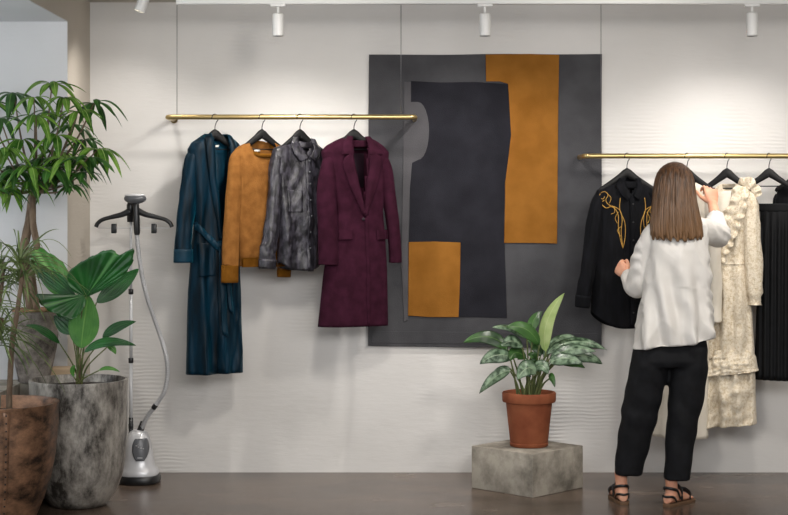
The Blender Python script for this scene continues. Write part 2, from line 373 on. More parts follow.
spot(148, -12, 13, (-.35,-.1,-1), 'tilted white spotlight cut by the top edge near the left corner', (-.2,.3,-1), EN*.35, Y=-.55, track=False)

# ------------------------------------------------------------------ brass rails and cables
RY = -.28
DR = RY-CAMY; S = F/DR
ZL = CAMZ+(200-117)/S; ZR = CAMZ+(200-156)/S
def rail(name_x0, x1, z, label, ret_right=True):
    t = thing('clothes_rail', ((name_x0+x1)/2, RY, z), label, 'clothes rail', 'brass rails on the wall')
    r = .0135; b = .03; pts = [(name_x0, -.004, z), (name_x0, RY+b, z)]
    for k in range(1, 7):
        a = R(15*k); pts.append((name_x0+b-b*math.cos(a), RY+b-b*math.sin(a), z))
    pts += [((name_x0+x1)/2, RY, z)]
    for k in range(7):
        a = R(90-15*k); pts.append((x1-b+b*math.cos(a), RY+b-b*math.sin(a), z))
    pts += [(x1, -.004, z)]
    m = MB(); m.tube(pts, r, 16, up=(0,0,1)); m.build('rail_tube', M['brass'], t)
    for x in (name_x0, x1):
        m = MB(); m.tube([(x, -.012, z), (x, -.001, z)], .02, 20); m.build('wall_flange', M['brass'], t)
rail(W(167, 0, RY).x, W(415, 0, RY).x, ZL, 'long brass clothes rail on the left holding robe, sweater, shirt and coat')
rail(W(585, 0, RY).x, W(585, 0, RY).x+1.5, ZR, 'lower brass clothes rail on the right behind the woman')
for px, z, lb in ((177, ZL, 'thin steel cable at the left end of the long brass rail'),
                  (401, ZL, 'thin steel cable crossing the wall hanging above the burgundy coat'),
                  (601, ZR, 'thin steel cable beside the right edge of the wall hanging')):
    x = W(px, 0, RY).x; o = thing('suspension_cable', (x, RY, z), lb, 'cable', 'cables holding the brass rails')
    m = MB(); m.tube([(x, RY, z+.012), (x, RY, ZC)], .0018, 6); m.build('wire', M['cable'], o)
    m = MB(); m.tube([(x, RY, ZC-.012), (x, RY, ZC)], .012, 14); m.build('ceiling_fixing', M['dark_metal'], o)

# ------------------------------------------------------------------ wall hanging
def wp(px, py): p = W(px, py, -.02); return (p.x, p.z)
tp = thing('wall_hanging', (W(485, 0, 0).x, -.01, W(0, 347, 0).z), 'large grey textile wall hanging with charcoal and gold patches', 'wall hanging')
def flat(pts, y0, y1, name, mt, par, soft=True, lab=None):
    m = MB(); q = [wp(*p) for p in pts]; m.poly(q, y0, y1); o = m.build(name, mt, par, smooth=False, bevel=.002)
    if lab: o['label'] = lab
def wavy(pts, amp=.5, n=10):
    out = []
    for i in range(len(pts)):
        a = pts[i]; b = pts[(i+1) % len(pts)]
        for k in range(n):
            t = k/n; w = math.sin(math.pi*t)*amp*N3(a[0]*.1+t*4, a[1]*.1, 3)
            dx, dy = b[0]-a[0], b[1]-a[1]; l = math.hypot(dx, dy)+1e-6
            out.append((a[0]+dx*t-dy/l*w, a[1]+dy*t+dx/l*w))
    return out
flat(wavy([(369, 54.5), (602, 54), (601.5, 348.5), (368, 346)], 1.2), -.022, -.004, 'backing', M['cloth_grey'], tp)
flat(wavy([(372, 331), (599, 333.5), (599, 345.5), (371, 343)], .6), -.0245, -.020, 'hem_band', M['cloth_grey'], tp)
bump_out = [(427+0*k, 0) for k in ()]
arc = [(418+11*math.sin(R(a)), 131-29*math.cos(R(a))) for a in range(0, 181, 15)]
flat([(411, 82), (411, 102), ]+arc+[(412, 163), (409, 200), (408, 244), (408, 320), (404, 322), (401, 260), (403, 170), (404, 82)], -.0285, -.020, 'patch', M['cloth_grey2'], tp, lab='mid grey patch with a rounded side')
flat([(411, 81), (440, 82.5), (475, 82), (508, 84), (509.5, 110), (511, 135), (508, 160), (505, 185), (504, 220), (505, 260), (507, 318), (480, 317), (457, 317), (408, 316), (408.5, 280), (409, 240), (410, 200), (410, 165), (410.5, 120)], -.0265, -.020, 'patch', M['cloth_dark'], tp, lab='large charcoal patch')
flat([(485.5, 54.5), (530, 54), (559, 55), (558, 120), (557.5, 180), (557, 243.5), (530, 243), (504, 243), (505, 200), (505, 183), (508, 160), (511, 135), (509.5, 110), (508, 84), (500, 81.5), (486, 81.5)], -.029, -.020, 'patch', M['cloth_gold'], tp, lab='tall gold patch')
flat([(408.7, 242), (435, 241.5), (460.5, 242.5), (460, 280), (458.5, 317), (430, 317), (408, 315.5)], -.0315, -.020, 'patch', M['cloth_gold'], tp, lab='small gold patch')

# ------------------------------------------------------------------ hangers and garments
def hanger(hx, zr, theta, label, half=.19, drop=.098, peak=.072, clips=None):
    half = half*.84
    X = W(hx, 0, RY).x
    t = thing('coat_hanger', (X, RY, zr-peak), label, 'hanger', 'black hangers on the brass rails', rz=theta)
    # hook swivels so that the rail runs through it
    m = MB(); a = R(45)-theta; d = Vector((math.cos(a), math.sin(a), 0)); r = .0215; pts = [Vector((0,0,-.006)), Vector((0,0,.020)), d*.004+Vector((0,0,.032))]
    for k in range(0, 15):
        g = R(-62+k*18); pts.append(d*(r*math.cos(g))+Vector((0,0,peak-.0065+r*math.sin(g))))
    m.tube(smooth_path(pts, 3), .0026, 8); m.build('hook', M['hook'], t, local=True)
    m = MB(); pts = []; rad = []
    for k in range(-16, 17):
        u = k/16; x = half*u; z = -drop*(abs(u)**.92)
        z += -.004 if abs(u) > .97 else 0
        y = -.012*u*u
        pts.append((x, y, z-.014)); w = .013-.003*abs(u); h = .020-.008*abs(u)+.004*math.exp(-(u*5)**2)
        if abs(u) > .97: w *= .6; h *= .6
        rad.append((h, w))
    m.tube(pts, rad, 14, up=(0,0,1)); m.build('shoulder_bar', M['hanger'], t, local=True)
    m = MB(); m.tube([(-half*.86, -.008, -drop*.86-.016), (half*.86, -.008, -drop*.86-.016)], .0032, 8); m.build('lower_bar', M['hanger'], t, local=True)
    if clips:
        for x in clips:
            m = MB(); m.box((x, -.008, -drop*.86-.028), (.026, .016, .034), bev=.003); m.build('clip', M['hook'], t, local=True, auto=40)
    return t

class Garment:
    def __init__(s, name, label, cat, hx, theta, zr, hem_py, group=None):
        s.hx, s.th, s.c, s.sn = hx, theta, math.cos(theta), math.sin(theta)
        X = W(hx, 0, RY).x; s.z0 = CAMZ-(hem_py-HY)/S
        s.root = thing(name, (X, RY, s.z0), label, cat, group, rz=theta); s.seed = hx*.37
    def x(s, px, yl=-.012):
        k = (px-CX)/F; X0 = (s.hx-CX)*DR/F
        return (k*(DR+yl*s.c)-X0+yl*s.sn)/(s.c-k*s.sn)
    def z(s, py): return CAMZ-(py-HY)/S-s.z0
    def body(s, name, rows, mt, amp=(.002, .016), k=38, nrow=90, ncol=96, skip=None, pleats=None, hem=None, p=.85, parent=None, amp_noise=1.0, cut=None):
        py = np.array([r[0] for r in rows], float); s.rows = rows
        s.fl = lambda y: float(np.interp(y, py, [r[1] for r in rows]))
        s.fr = lambda y: float(np.interp(y, py, [r[2] for r in rows]))
        s.fd = lambda y: float(np.interp(y, py, [r[3] for r in rows]))
        y0, y1 = py[0], py[-1]; s.y0, s.y1 = y0, y1; s.p = p
        def fold(x, yy, side):
            t = (yy-y0)/(y1-y0); A = amp[0]+(amp[1]-amp[0])*min(1, t*1.15)
            if pleats: return pleats[1]*math.sin(x*pleats[0]+side)*(min(1, t*6))+A*N3(x*9+s.seed, t*2, side)
            return A*(.55*math.sin(x*k+s.seed+2.2*N3(t*1.6, s.seed, side))+amp_noise*1.0*N3(x*14+s.seed, t*2.6, side*3)+.35*N3(x*40, t*9, side+s.seed)+1.1*(abs(N3(x*11+s.seed+t*1.5, t*4.5+x*5, side+7))-.2))
        s.fold = fold
        ys = [y0+(y1-y0)*((j/nrow)**1.35) for j in range(nrow+1)]; m = MB(); rs = []
        for yy in ys:
            xl, xr, d = s.x(s.fl(yy)), s.x(s.fr(yy)), s.fd(yy); cx, hw = (xl+xr)/2, (xr-xl)/2; ring = []
            for i in range(ncol):
                a = 2*math.pi*(i+.5)/ncol; c, sn = math.cos(a), math.sin(a)
                u = math.copysign(abs(c)**p, c); xx = cx+hw*u
                y = -d*math.copysign(abs(sn)**.8, sn); y += fold(xx, yy, 0 if sn > 0 else 5)*min(1, abs(sn)*1.4)
                zz = s.z(yy)
                if hem: zz -= hem(u)*max(0, (yy-y1+(y1-y0)*.25)/((y1-y0)*.25))
                ring.append((xx, y, zz))
            rs.append(ring)
        b = m.rings(rs, True, False)
        if skip:
            nf = []
            for f in m.f:
                if len(f) == 4:
                    c = sum((m.v[i] for i in f), Vector())/4; pxx = CX+F*((s.hx-CX)*DR/F+c.x*s.c+.012*s.sn)/(DR+c.x*s.sn-.012*s.c); pyy = HY-(c.z+s.z0-CAMZ)*S
                    if c.y < 0 and skip(pxx, pyy): continue
                elif skip: continue
                nf.append(f)
            m.f = nf
        s.bodyo = m.build(name, mt, parent or s.root, local=True, solid=.0025)
        return s.bodyo
    def yf(s, px, py):
        yy = min(max(py, s.y0), s.y1); xl, xr, d = s.x(s.fl(yy)), s.x(s.fr(yy)), s.fd(yy); cx, hw = (xl+xr)/2, (xr-xl)/2
        u = max(-.999, min(.999, (s.x(px)-cx)/hw)); c = abs(u)**(1/s.p); sn = math.sqrt(max(0, 1-c*c))
        return -d*sn**.8+s.fold(s.x(px), yy, 0)*min(1, sn*1.4)
    def pt(s, px, py, off=.003): return Vector((s.x(px), s.yf(px, py)-off, s.z(py)))
    def patch(s, name, L, Rr, mt, off=.005, nu=24, nv=8, puff=.0, parent=None, solid=.003, flaty=None, lab=None):
        L = resample([(a, b, 0) for a, b in L], nu); Rr = resample([(a, b, 0) for a, b in Rr], nu); m = MB(); rs = []
        for a, b in zip(L, Rr):
            ring = []
            for k in range(nv+1):
                t = k/nv; q = a.lerp(b, t); P = s.pt(q.x, q.y, off+puff*math.sin(math.pi*t))
                if flaty is not None: P.y = flaty(q.x, q.y)
                ring.append(P)
            rs.append(ring)
        m.rings(rs, closed=False); o = m.build(name, mt, parent or s.root, local=True, solid=solid)
        if lab: o['label'] = lab
        return o
    def sleeve(s, pts, mt, name='sleeve', n=30, wr=.06, parent=None, cuff=None, cuffmat=None, wk=10):
        """pts: (px, py, halfwidth_px, halfdepth_m, y_m)"""
        P = smooth_path([(s.x(a), e, s.z(b)) for a, b, c, d, e in pts], 8)
        wid = smooth_path([((c-.9)/S/s.c, d*.85, 0) for a, b, c, d, e in pts], 8)
        rad = [(max(w.x, .004), max(w.y, .004)) for w in wid]; sd = s.seed+pts[0][0]
        def wob(t, g, p): return wr*1.5*N3(math.cos(g)*1.3+sd, math.sin(g)*1.3, t*wk)+wr*1.5*N3(math.cos(g)*3+sd, math.sin(g)*3, t*wk*.22)-wr*1.2*abs(N3(math.cos(g)*2+sd+9, math.sin(g)*2, t*wk*.7))
        m = MB(); m.tube(P, rad, n, up=(1,0,0), wob=wob); o = m.build(name, mt, parent or s.root, local=True)
        if cuff:
            i0 = int(len(P)*cuff); q = P[i0:]; rr = [(a*1.07+.001, b*1.07+.001) for a, b in rad[i0:]]; q = [q[0]]+q; rr = [(rr[0][0]*.8, rr[0][1]*.8)]+rr
            e = (q[-1]-q[-2]).normalized(); q = q+[q[-1]+e*.004, q[-1]-e*.01]; rr = rr+[rr[-1], (rr[-1][0]*.8, rr[-1][1]*.8)]
            m = MB(); m.tube(q, rr, n, up=(1,0,0), wob=lambda t, g, p: wr*.5*N3(math.cos(g)*2+sd, math.sin(g)*2, t)); m.build('cuff', cuffmat or mt, parent or s.root, local=True)
        return o
    def strip(s, name, pts, w, mt, off=.006, parent=None):
        m = MB(); P = [s.pt(a, b, off) for a, b in resample2(pts, 30)]; m.tube(P, (w[0] if hasattr(w, '__len__') else w), 8); return m.build(name, mt, parent or s.root, local=True)
    def button(s, px, py, r=.007, mt=None, off=.004):
        p = s.pt(px, py, off); m = MB()
        m.tube([p+Vector((0,.002,0)), p+Vector((0,-.002,0)), p+Vector((0,-.0035,0)), p+Vector((0,-.0028,0))], [r, r, r*.8, r*.4], 16); m.build('button', mt or M['blackpl'], s.root, local=True)
    def neckring(s, name, c, rx, ry, h, mt, tilt=.3, parent=None, th=.003):
        """collar stand: ring round the neck, higher at the back"""
        m = MB(); rs = []; X, Z = s.x(c[0]), s.z(c[1])
        for k in range(5):
            q = k/4; ring = []
            for i in range(32):
                a = 2*math.pi*i/32; ring.append((X+rx*math.cos(a)*(1-.06*q), ry*math.sin(a)*(1-.06*q), Z+h*q+tilt*ry*math.sin(a)))
            rs.append(ring)
        m.rings(rs); return m.build(name, mt, parent or s.root, local=True, solid=th)
def resample2(pts, n): return [(p.x, p.y) for p in resample(smooth_path([(a, b, 0) for a, b in pts], 6), n)]

def band(s, name, c, rx, ry, r, mt, zf):
    m = MB(); X, Z = s.x(c[0]), s.z(c[1]); pts = []
    for i in range(41):
        a = 2*math.pi*i/40; pts.append((X+rx*math.cos(a), ry*math.sin(a)-.004, Z+zf(math.sin(a))))
    m.tube(pts, r, 10, caps=False, up=(0,0,1)); return m.build(name, mt, s.root, local=True)

# --- teal velvet robe
G = Garment('velvet_robe', 'long teal velvet robe with sash, leftmost on the long brass rail', 'robe', 215, R(30), ZL, 373)
robe_skip = lambda x, y: y < 137 or (y < 236 and abs(x-219.5) < (7.5 if y < 165 else 7.5*(1-(y-165)/80.)))
G.body('robe_body', [(134,206,228,.022),(138,200,233,.032),(143,193,239,.045),(150,189,243,.05),(165,190,243,.052),(200,193,240,.055),(228,195,238,.05),(245,193,239,.055),(290,190,241,.065),(373,188,242,.072)], M['velvet'], amp=(.005,.030), k=58, skip=robe_skip)
G.sleeve([(199,149,5,.028,.002),(192,161,7.5,.036,-.006),(188,190,8.5,.042,-.015),(184.5,220,8.5,.042,-.02),(182.5,246,8.6,.044,-.025),(182.3,261,8.6,.044,-.025)], M['velvet'], cuff=.82, cuffmat=M['velvet_l'], wr=.10)
G.sleeve([(236,150,7,.035,.0),(241,170,8,.04,.0),(241,210,8,.04,.0),(240,262,8,.042,.0)], M['velvet'], cuff=.85, cuffmat=M['velvet_l'])
G.patch('lapel', [(203,136),(203,150),(206,175),(210,205),(216,240)], [(210,133),(211.5,150),(213,180),(215.5,208),(219,240)], M['velvet'], off=.010, puff=.008)
G.patch('lapel', [(226,134),(227,150),(226,180),(223,208),(219.5,240)], [(232,137),(235,152),(233,178),(229,208),(223,240)], M['velvet'], off=.010, puff=.008)
G.patch('placket', [(213,250),(213,300),(214,371)], [(219,250),(219.5,300),(220.5,372)], M['velvet'], off=.006, puff=.003)
G.patch('pocket', [(195.5,243),(195,276)], [(211,242),(211.5,275)], M['velvet'], off=.006, puff=.002)
G.patch('belt_loop', [(193,222),(193.5,230)], [(195.5,222),(196,230)], M['velvet'], off=.012)
G.patch('sash', [(194,222),(203,231),(214,243)], [(193.5,228.5),(202,238),(213,250)], M['velvet_l'], off=.013, puff=.006)
G.patch('sash', [(213,241),(225,238),(238,235)], [(213,250),(225,246),(238,242)], M['velvet_l'], off=.010, puff=.006)
G.patch('sash', [(213.5,246),(214.5,290),(216.5,333)], [(219,247),(220,290),(221.8,335)], M['velvet_l'], off=.016, puff=.004)
G.patch('sash', [(218,246),(221,275),(224,310)], [(222,246),(225.5,275),(228,313)], M['velvet_l'], off=.012, puff=.004)
m = MB(); m.sphere((G.x(216), -.075, G.z(245)), (.02,.014,.022)); m.build('sash_knot', M['velvet_l'], G.root, local=True)
m = MB(); m.box((G.x(219), .02, G.z(190)), (.12,.003,.52)); m.build('inner_back', M['velvet_l'], G.root, local=True)
m = MB(); m.box((G.x(218), .012, G.z(146)), (.03,.002,.012)); m.build('neck_label', M['white'], G.root, local=True)
hanger(215, ZL, R(30), 'black hanger inside the teal velvet robe', half=.17)

# --- gold sweater
G = Garment('knit_sweater', 'mustard gold crew neck knit sweater on the long brass rail', 'sweater', 262, R(34), ZL, 281)
G.body('sweater_body', [(142,250,274,.018),(144,246,278,.026),(147,240,283,.034),(150,236.5,287,.04),(156,235,289,.045),(170,236,290,.05),(200,237,290,.052),(240,239,289,.052),(256,240,289,.052),(258,241,288,.046),(266,241,288,.046)], M['knit'], amp=(.003,.014), k=22,
       skip=lambda x, y: ((x-262)/13.)**2+((y-146)/11)**2 < 1)
band(G, 'neckband', (262, 149.5), 13.5/S/G.c, .05, (.011, .006), M['rib'], lambda q: .036*q+.002)
G.patch('hem_rib', [(241,257),(241.5,266.5)], [(287,257.5),(287,266.5)], M['rib'], off=.004, nv=24)
G.sleeve([(243,151,5,.03,.002),(237,162,7.5,.036,-.006),(233.5,195,8,.04,-.014),(230.5,230,8,.04,-.02),(229,262,8.2,.04,-.025),(228.8,265,7.8,.038,-.025),(228.6,280.5,7.8,.038,-.025)], M['knit'], cuff=.80, cuffmat=M['rib'], wr=.05)
G.sleeve([(283,152,6,.034,.0),(288,170,7,.038,.0),(288,220,7,.038,.0),(285.5,262,7,.036,.0),(285,277,6.5,.034,.0)], M['knit'], cuff=.84, cuffmat=M['rib'])
m = MB(); m.box((G.x(261), .030, G.z(150.5)), (.035,.002,.012)); m.build('neck_label', M['white'], G.root, local=True)
hanger(262, ZL, R(34), 'black hanger inside the mustard gold sweater', half=.17)

# --- grey satin shirt
G = Garment('satin_shirt', 'dark grey satin button shirt between the gold sweater and the burgundy coat', 'shirt', 300, R(34), ZL, 270)
G.body('shirt_body', [(143,291,311,.016),(145,284,317,.022),(149,275,322,.034),(156,273,324,.042),(175,276,323,.046),(195,279,322,.048),(262,279,323,.055)], M['satin'], amp=(.006,.024), k=46,
       hem=lambda u: .045*(1-abs(u)**2.2), skip=lambda x, y: y < 156 and abs(x-303) < 8*(1-(y-143)/13) )
G.sleeve([(282,151,5,.028,.002),(277,163,7,.034,-.005),(274.5,200,7.5,.038,-.014),(270,235,8,.042,-.02),(267,252,8.5,.042,-.022),(266,267,7.6,.036,-.024)], M['satin'], cuff=.86, cuffmat=M['satin'], wr=.12)
G.sleeve([(316,152,6,.034,.0),(322,170,7,.038,.0),(322,210,7,.038,.0),(320,262,7,.036,.0)], M['satin'], cuff=.87, wr=.1)
G.patch('collar', [(293,137),(289,147),(291.5,155),(297,162.5)], [(297.5,137),(298,146),(301,152),(305.5,157)], M['satin'], off=.012, puff=.006, flaty=None)
G.patch('collar', [(310.5,138),(312,147),(309.5,152),(305.7,157)], [(315,139),(319,148),(317.5,155),(312.5,162.5)], M['satin'], off=.012, puff=.006)
G.neckring('collar_stand', (303.5, 146), .058, .038, .034, M['satin'], tilt=.35)
G.patch('placket', [(302,157),(302.5,210),(302.5,271)], [(308,157),(308.5,210),(308.5,271)], M['satin'], off=.005, puff=.002)
for y in (161, 172, 184, 200, 216, 232, 248): G.button(305.5, y, .0052, M['greypl'], off=.009)
G.patch('pocket', [(285,190),(285,212)], [(298,190),(298,212)], M['satin'], off=.005)
m = MB(); m.box((G.x(303), .02, G.z(147)), (.03,.002,.012)); m.build('neck_label', M['white'], G.root, local=True)
hanger(300, ZL, R(34), 'black hanger inside the dark grey satin shirt', half=.165)

# --- burgundy coat
G = Garment('wool_coat', 'burgundy wool coat with wide lapels, rightmost on the long brass rail', 'coat', 354, R(18), ZL, 326)
def coat_skip(x, y):
    if y > 211: return False
    if y < 139: return True
    return abs(x-357.5-(y-139)*.03) < 9.5*(1-(y-139)/73)
G.body('coat_body', [(137,345,369,.02),(141,336,377,.032),(146,327,384,.045),(152,322,389,.055),(165,325,388,.058),(190,332,385,.058),(212,336,383,.055),(235,332,385,.06),(270,325,387,.066),(326,319,388,.072)], M['wool'], amp=(.001,.010), k=16, skip=coat_skip, amp_noise=.7, p=.8)
G.sleeve([(337,150,6,.032,.003),(330,163,8.5,.045,-.008),(326,195,10.5,.05,-.02),(327,225,10.5,.05,-.03),(327.5,250,10.8,.05,-.035),(327.3,264,10.8,.05,-.035)], M['wool'], cuff=None, wr=.03)
G.sleeve([(379,154,7,.038,-.003),(384.5,168,8.5,.045,-.006),(388.5,195,8,.048,-.01),(393,225,7.2,.046,-.01),(395,250,7,.044,-.01),(395.5,263,7,.044,-.01)], M['wool'], wr=.03)
G.patch('lapel', [(342,158),(339.5,165),(346,185),(353,200),(360.5,215)], [(349,151),(351,163),(355,183),(358.5,198),(362,213)], M['wool'], off=.017, puff=.007, solid=.009)
G.patch('lapel', [(367,151),(366.5,163),(363.5,183),(362,200),(361,216)], [(378,157),(379.5,163),(374,185),(369,200),(363,216)], M['wool'], off=.017, puff=.007, solid=.009)
G.patch('collar', [(347,136.5),(342,143),(338.5,155)], [(351,137),(350,145),(350.5,155)], M['wool'], off=.017, puff=.007, solid=.009)
G.patch('collar', [(364,137),(366,145),(366,155)], [(368.5,137),(374,144),(380.5,154.5)], M['wool'], off=.017, puff=.007, solid=.009)
G.neckring('collar_stand', (357.5, 145), .062, .036, .036, M['wool'], tilt=.35, th=.004)
for a, b in ((336,350),(374,388)):
    G.patch('pocket_flap', [(a,230),(a+.3,239.5)], [(b,230),(b-.3,239.5)] if a > 350 else [(b,229.5),(b,239)], M['wool'], off=.008, puff=.003, solid=.005)
G.patch('front_edge', [(362,216),(363.5,260),(364.5,325)], [(365.5,214),(366.5,260),(367.5,326)], M['wool'], off=.004, puff=.0015, solid=.004)
G.button(360.5, 219, .0085, M['wool_d'], off=.006)
m = MB(); m.box((G.x(357), .045, G.z(170)), (.11,.003,.18)); m.build('lining', M['wool_d'], G.root, local=True)
hanger(354, ZL, R(18), 'black hanger inside the burgundy wool coat', half=.17)

# --- black embroidered shirt
G = Garment('embroidered_shirt', 'black western shirt with gold scroll embroidery, leftmost on the right rail', 'shirt', 627, R(9), ZR, 327)
G.body('shirt_body', [(183,618,641,.018),(186,608,650,.028),(190,598,655,.04),(197,595,657,.048),(215,596,657,.052),(256,594,657,.054),(312,592,658,.062)], M['linen'], amp=(.002,.012), k=20,
       hem=lambda u: .085*(1-abs(u)**2.5), skip=lambda x, y: y < 194 and abs(x-629.5) < 7*(1-(y-183)/11))
G.sleeve([(606,191,5,.03,.002),(598.5,203,7.8,.04,-.008),(592,235,8.5,.045,-.02),(587,268,8.3,.045,-.03),(583,290,8.3,.042,-.035),(581,306,7.6,.04,-.036)], M['linen'], cuff=.85, wr=.09)
G.sleeve([(651,192,7,.04,-.01),(656,208,8,.04,-.02),(657,245,8,.04,-.03),(658,300,7.6,.04,-.04)], M['linen'], cuff=.87, wr=.09)
G.patch('collar', [(619,178),(614.5,186),(617,193),(624,201)], [(625,177.5),(624,186),(626,190),(629,196)], M['linen'], off=.012, puff=.006)
G.patch('collar', [(634.5,178),(636,186),(633,191),(631,196)], [(640,178.5),(643,187),(641,193),(636.5,201)], M['linen'], off=.012, puff=.006)
G.neckring('collar_stand', (629.5, 186), .056, .036, .036, M['linen'], tilt=.35)
G.patch('placket', [(627.5,196),(627.5,260),(627.5,327)], [(633,196),(633,260),(633,327)], M['linen'], off=.005, puff=.002)
for y in (204, 222, 240, 258, 276, 294, 312): G.button(630.3, y, .005, M['blackpl'], off=.008)
m = MB(); m.box((G.x(625), -.004, G.z(186)), (.03,.002,.012)); m.build('neck_label', M['white'], G.root, local=True)
emb = [[(600,193),(603.5,191.5),(606.5,195),(604,200),(607,205),(613,207),(618,211),(619.5,220),(618.5,232),(620,248)],
       [(601,205),(604.5,208),(609,206.5),(613.5,209.5),(616,216),(616,228),(618,240),(620,248)],
       [(618,198),(617.5,210),(622,222),(622.5,236),(620,248)],
       [(606,194),(609,198),(607.5,203)], [(603,200),(600,203),(603,207)], [(612,206),(612.5,212),(609,214)], [(616,212),(613,218),(615,223)], [(619,226),(615,230),(618,236)],
       [(599.5,193.5),(598.5,197),(601.5,199),(603,196.5)]]
k_ = 0
for c in emb:
    for mir in (0, 1):
        pts = [((630.4*2-a) if mir else a, b) for a, b in c]
        m = MB(); P = [G.pt(a, b, .0035) for a, b in resample2(pts, 36)]; m.tube(P, .0018 if len(c) > 3 else .0015, 6); m.build('gold_embroidery', M['goldthread'], G.root, local=True)
hanger(627, ZR, R(9), 'black hanger inside the black embroidered shirt', half=.185)

# --- ivory dress behind the woman
G = Garment('ivory_dress', 'plain ivory long dress mostly hidden behind the woman', 'dress', 687, R(-24), ZR, 437)
G.body('dress_body', [(183,679,696,.018),(186,672,703,.028),(191,665,709,.042),(200,664,711,.048),(240,667,708,.048),(262,668,707,.045),(330,660,708,.065),(437,652,707,.085)], M['ivory'], amp=(.002,.02), k=46,
       skip=lambda x, y: ((x-688)/7.)**2+((y-183)/7)**2 < 1)
G.sleeve([(703,192,6,.036,0),(710,205,7.5,.04,-.01),(713,240,7.5,.042,-.012),(715,275,7,.042,-.015),(715.5,308,6.8,.04,-.015),(715.5,321,6.4,.036,-.015)], M['ivory'], cuff=None, wr=.09)
G.sleeve([(676,192,6,.036,0),(672,205,7,.034,0),(671,240,7,.034,0),(670,300,7,.034,0),(670,318,4.5,.03,0)], M['ivory'], cuff=.9, wr=.09)
hanger(687, ZR, R(-24), 'black hanger behind the head and raised hand of the woman', half=.17)

# --- cream lace dress
G = Garment('lace_dress', 'cream lace dress with ruffles and tiered skirt right of the woman', 'dress', 727, R(-22), ZR, 430)
G.body('dress_body', [(184,721,737,.02),(187,716,745,.03),(192,711,752,.042),(200,708,752,.046),(225,709,748,.046),(255,712,746,.042),(262,713,746,.04),(290,711,750,.055),(358,707,754,.075)], M['lace'], amp=(.005,.036), k=75,
       skip=lambda x, y: ((x-729)/7.)**2+((y-184)/7)**2 < 1)
# lower tier
b1 = G.bodyo
def tube_skirt(G, name, rows, mt, amp, k, seedo=0, par=None, hem=None):
    keep = (G.rows, G.fl, G.fr, G.fd, G.y0, G.y1, G.fold, G.bodyo); o = G.body(name, rows, mt, amp=amp, k=k, parent=par, hem=hem); return o, keep
lo, keep = tube_skirt(G, 'skirt_tier', [(352,710,752,.06),(366,707,754,.078),(395,706,755,.085),(425,705,756,.09)], M['lace'], (.024,.036), 75, hem=lambda u: -.015*u)
rf, _ = tube_skirt(G, 'hem_ruffle', [(350,710,752,.07),(356,707,755,.085),(368,705,757,.10),(373,704,758,.104)], M['lace'], (.006,.016), 150, hem=lambda u: -.02*u)
G.rows, G.fl, G.fr, G.fd, G.y0, G.y1, G.fold, G.bodyo = keep
G.sleeve([(743,193,6.5,.04,-.004),(750,204,8,.042,-.01),(752,230,8.5,.045,-.015),(753.5,262,9,.05,-.02),(755,288,9,.05,-.02),(755.5,298,6.5,.042,-.02),(755.5,304,6.8,.044,-.02)], M['lace'], wr=.10)
G.sleeve([(714,193,6,.036,0),(709,205,8,.042,.01),(708,240,8,.045,.015),(709,285,8,.045,.02),(709,300,5.5,.034,.02)], M['lace'], wr=.08)
def ruffle(G, pts, w, mt, waves=9, amp=.014, off=.006, side=1):
    n = 200; P = resample2(pts, n); m = MB(); rs = []; ph = waves*1.7
    for i, (a, b) in enumerate(P):
        i2 = min(i+2, n-1); i1 = max(i-2, 0); dx, dy = P[i2][0]-P[i1][0], P[i2][1]-P[i1][1]; l = math.hypot(dx, dy); nx, ny = -dy/l*side, dx/l*side
        t = i/(n-1); f = t*waves*6.283+ph+1.4*N3(t*7, ph); ww = w*(.7+.3*math.sin(math.pi*t))*(1+.10*math.sin(f*.5)); ring = []
        for k in range(9):
            q = k/8; p = G.pt(a+nx*ww*q, b+ny*ww*q, off+.004)
            p.y -= math.sin(q*2.2)*.012+amp*q**1.3*math.sin(f); p.z -= .004*q; p.x += .0025*q*math.cos(f); ring.append(p)
        rs.append(ring)
    m.rings(rs, closed=False); return m.build('ruffle', mt, G.root, local=True, solid=.0012)
ruffle(G, [(744,186),(742,200),(738,215),(732,232),(726,248),(722,262)], 12, M['lace'], 7, amp=.011, side=1)
ruffle(G, [(744,186),(741,200),(736,215),(730,232),(724,248),(720,260)], 9, M['lace'], 8, amp=.010, side=-1)
ruffle(G, [(738,184),(746,187),(751,191),(755,198)], 11, M['lace'], 4, amp=.010, side=-1, off=.012)
G.patch('waistband', [(712,258),(712,264)], [(746,258),(746,264)], M['lace'], off=.006, nv=20)
G.patch('bib', [(716,192),(714,225),(714,256)], [(738,190),(730,225),(720,256)], M['ivory'], off=.004)
hanger(727, ZR, R(-22), 'black hanger holding the cream lace dress', half=.155)

# --- pleated skirt and black jacket at the right edge
G = Garment('pleated_skirt', 'long black pleated skirt clipped to a hanger at the right edge', 'skirt', 769, R(-24), ZR, 379)
G.body('pleats', [(207,760,790,.03),(215,760,791,.036),(260,758,795,.05),(379,754,803,.075)], M['pleat'], amp=(.001,.006), pleats=(175,.007), ncol=220, nrow=40)
m = MB()
rs = []
for yy in (203.5, 205, 210, 211.5):
    ring = []
    for i in range(48):
        a = 2*math.pi*i/48; ring.append((G.x(775)+15.5/S/G.c*math.cos(a), .034*math.sin(a), G.z(yy)))
    rs.append(ring)
m.rings(rs); m.build('waistband', M['pleat'], G.root, local=True, solid=.004)
hanger(769, ZR, R(-24), 'black hanger with clips holding the pleated skirt', half=.15, drop=.085, clips=(-.06, .14))
G = Garment('black_jacket', 'black textured top cut by the right edge behind the pleated skirt', 'jacket', 803, R(-24), ZR, 300)
G.body('jacket_body', [(183,795,812,.02),(187,785,822,.03),(192,777,830,.042),(200,775,833,.048),(240,778,830,.05),(300,778,830,.055)], M['linen'], amp=(.002,.012), k=20)
G.sleeve([(780,195,6,.03,.01),(777,215,7,.032,.012),(778,295,7,.032,.012)], M['linen'])
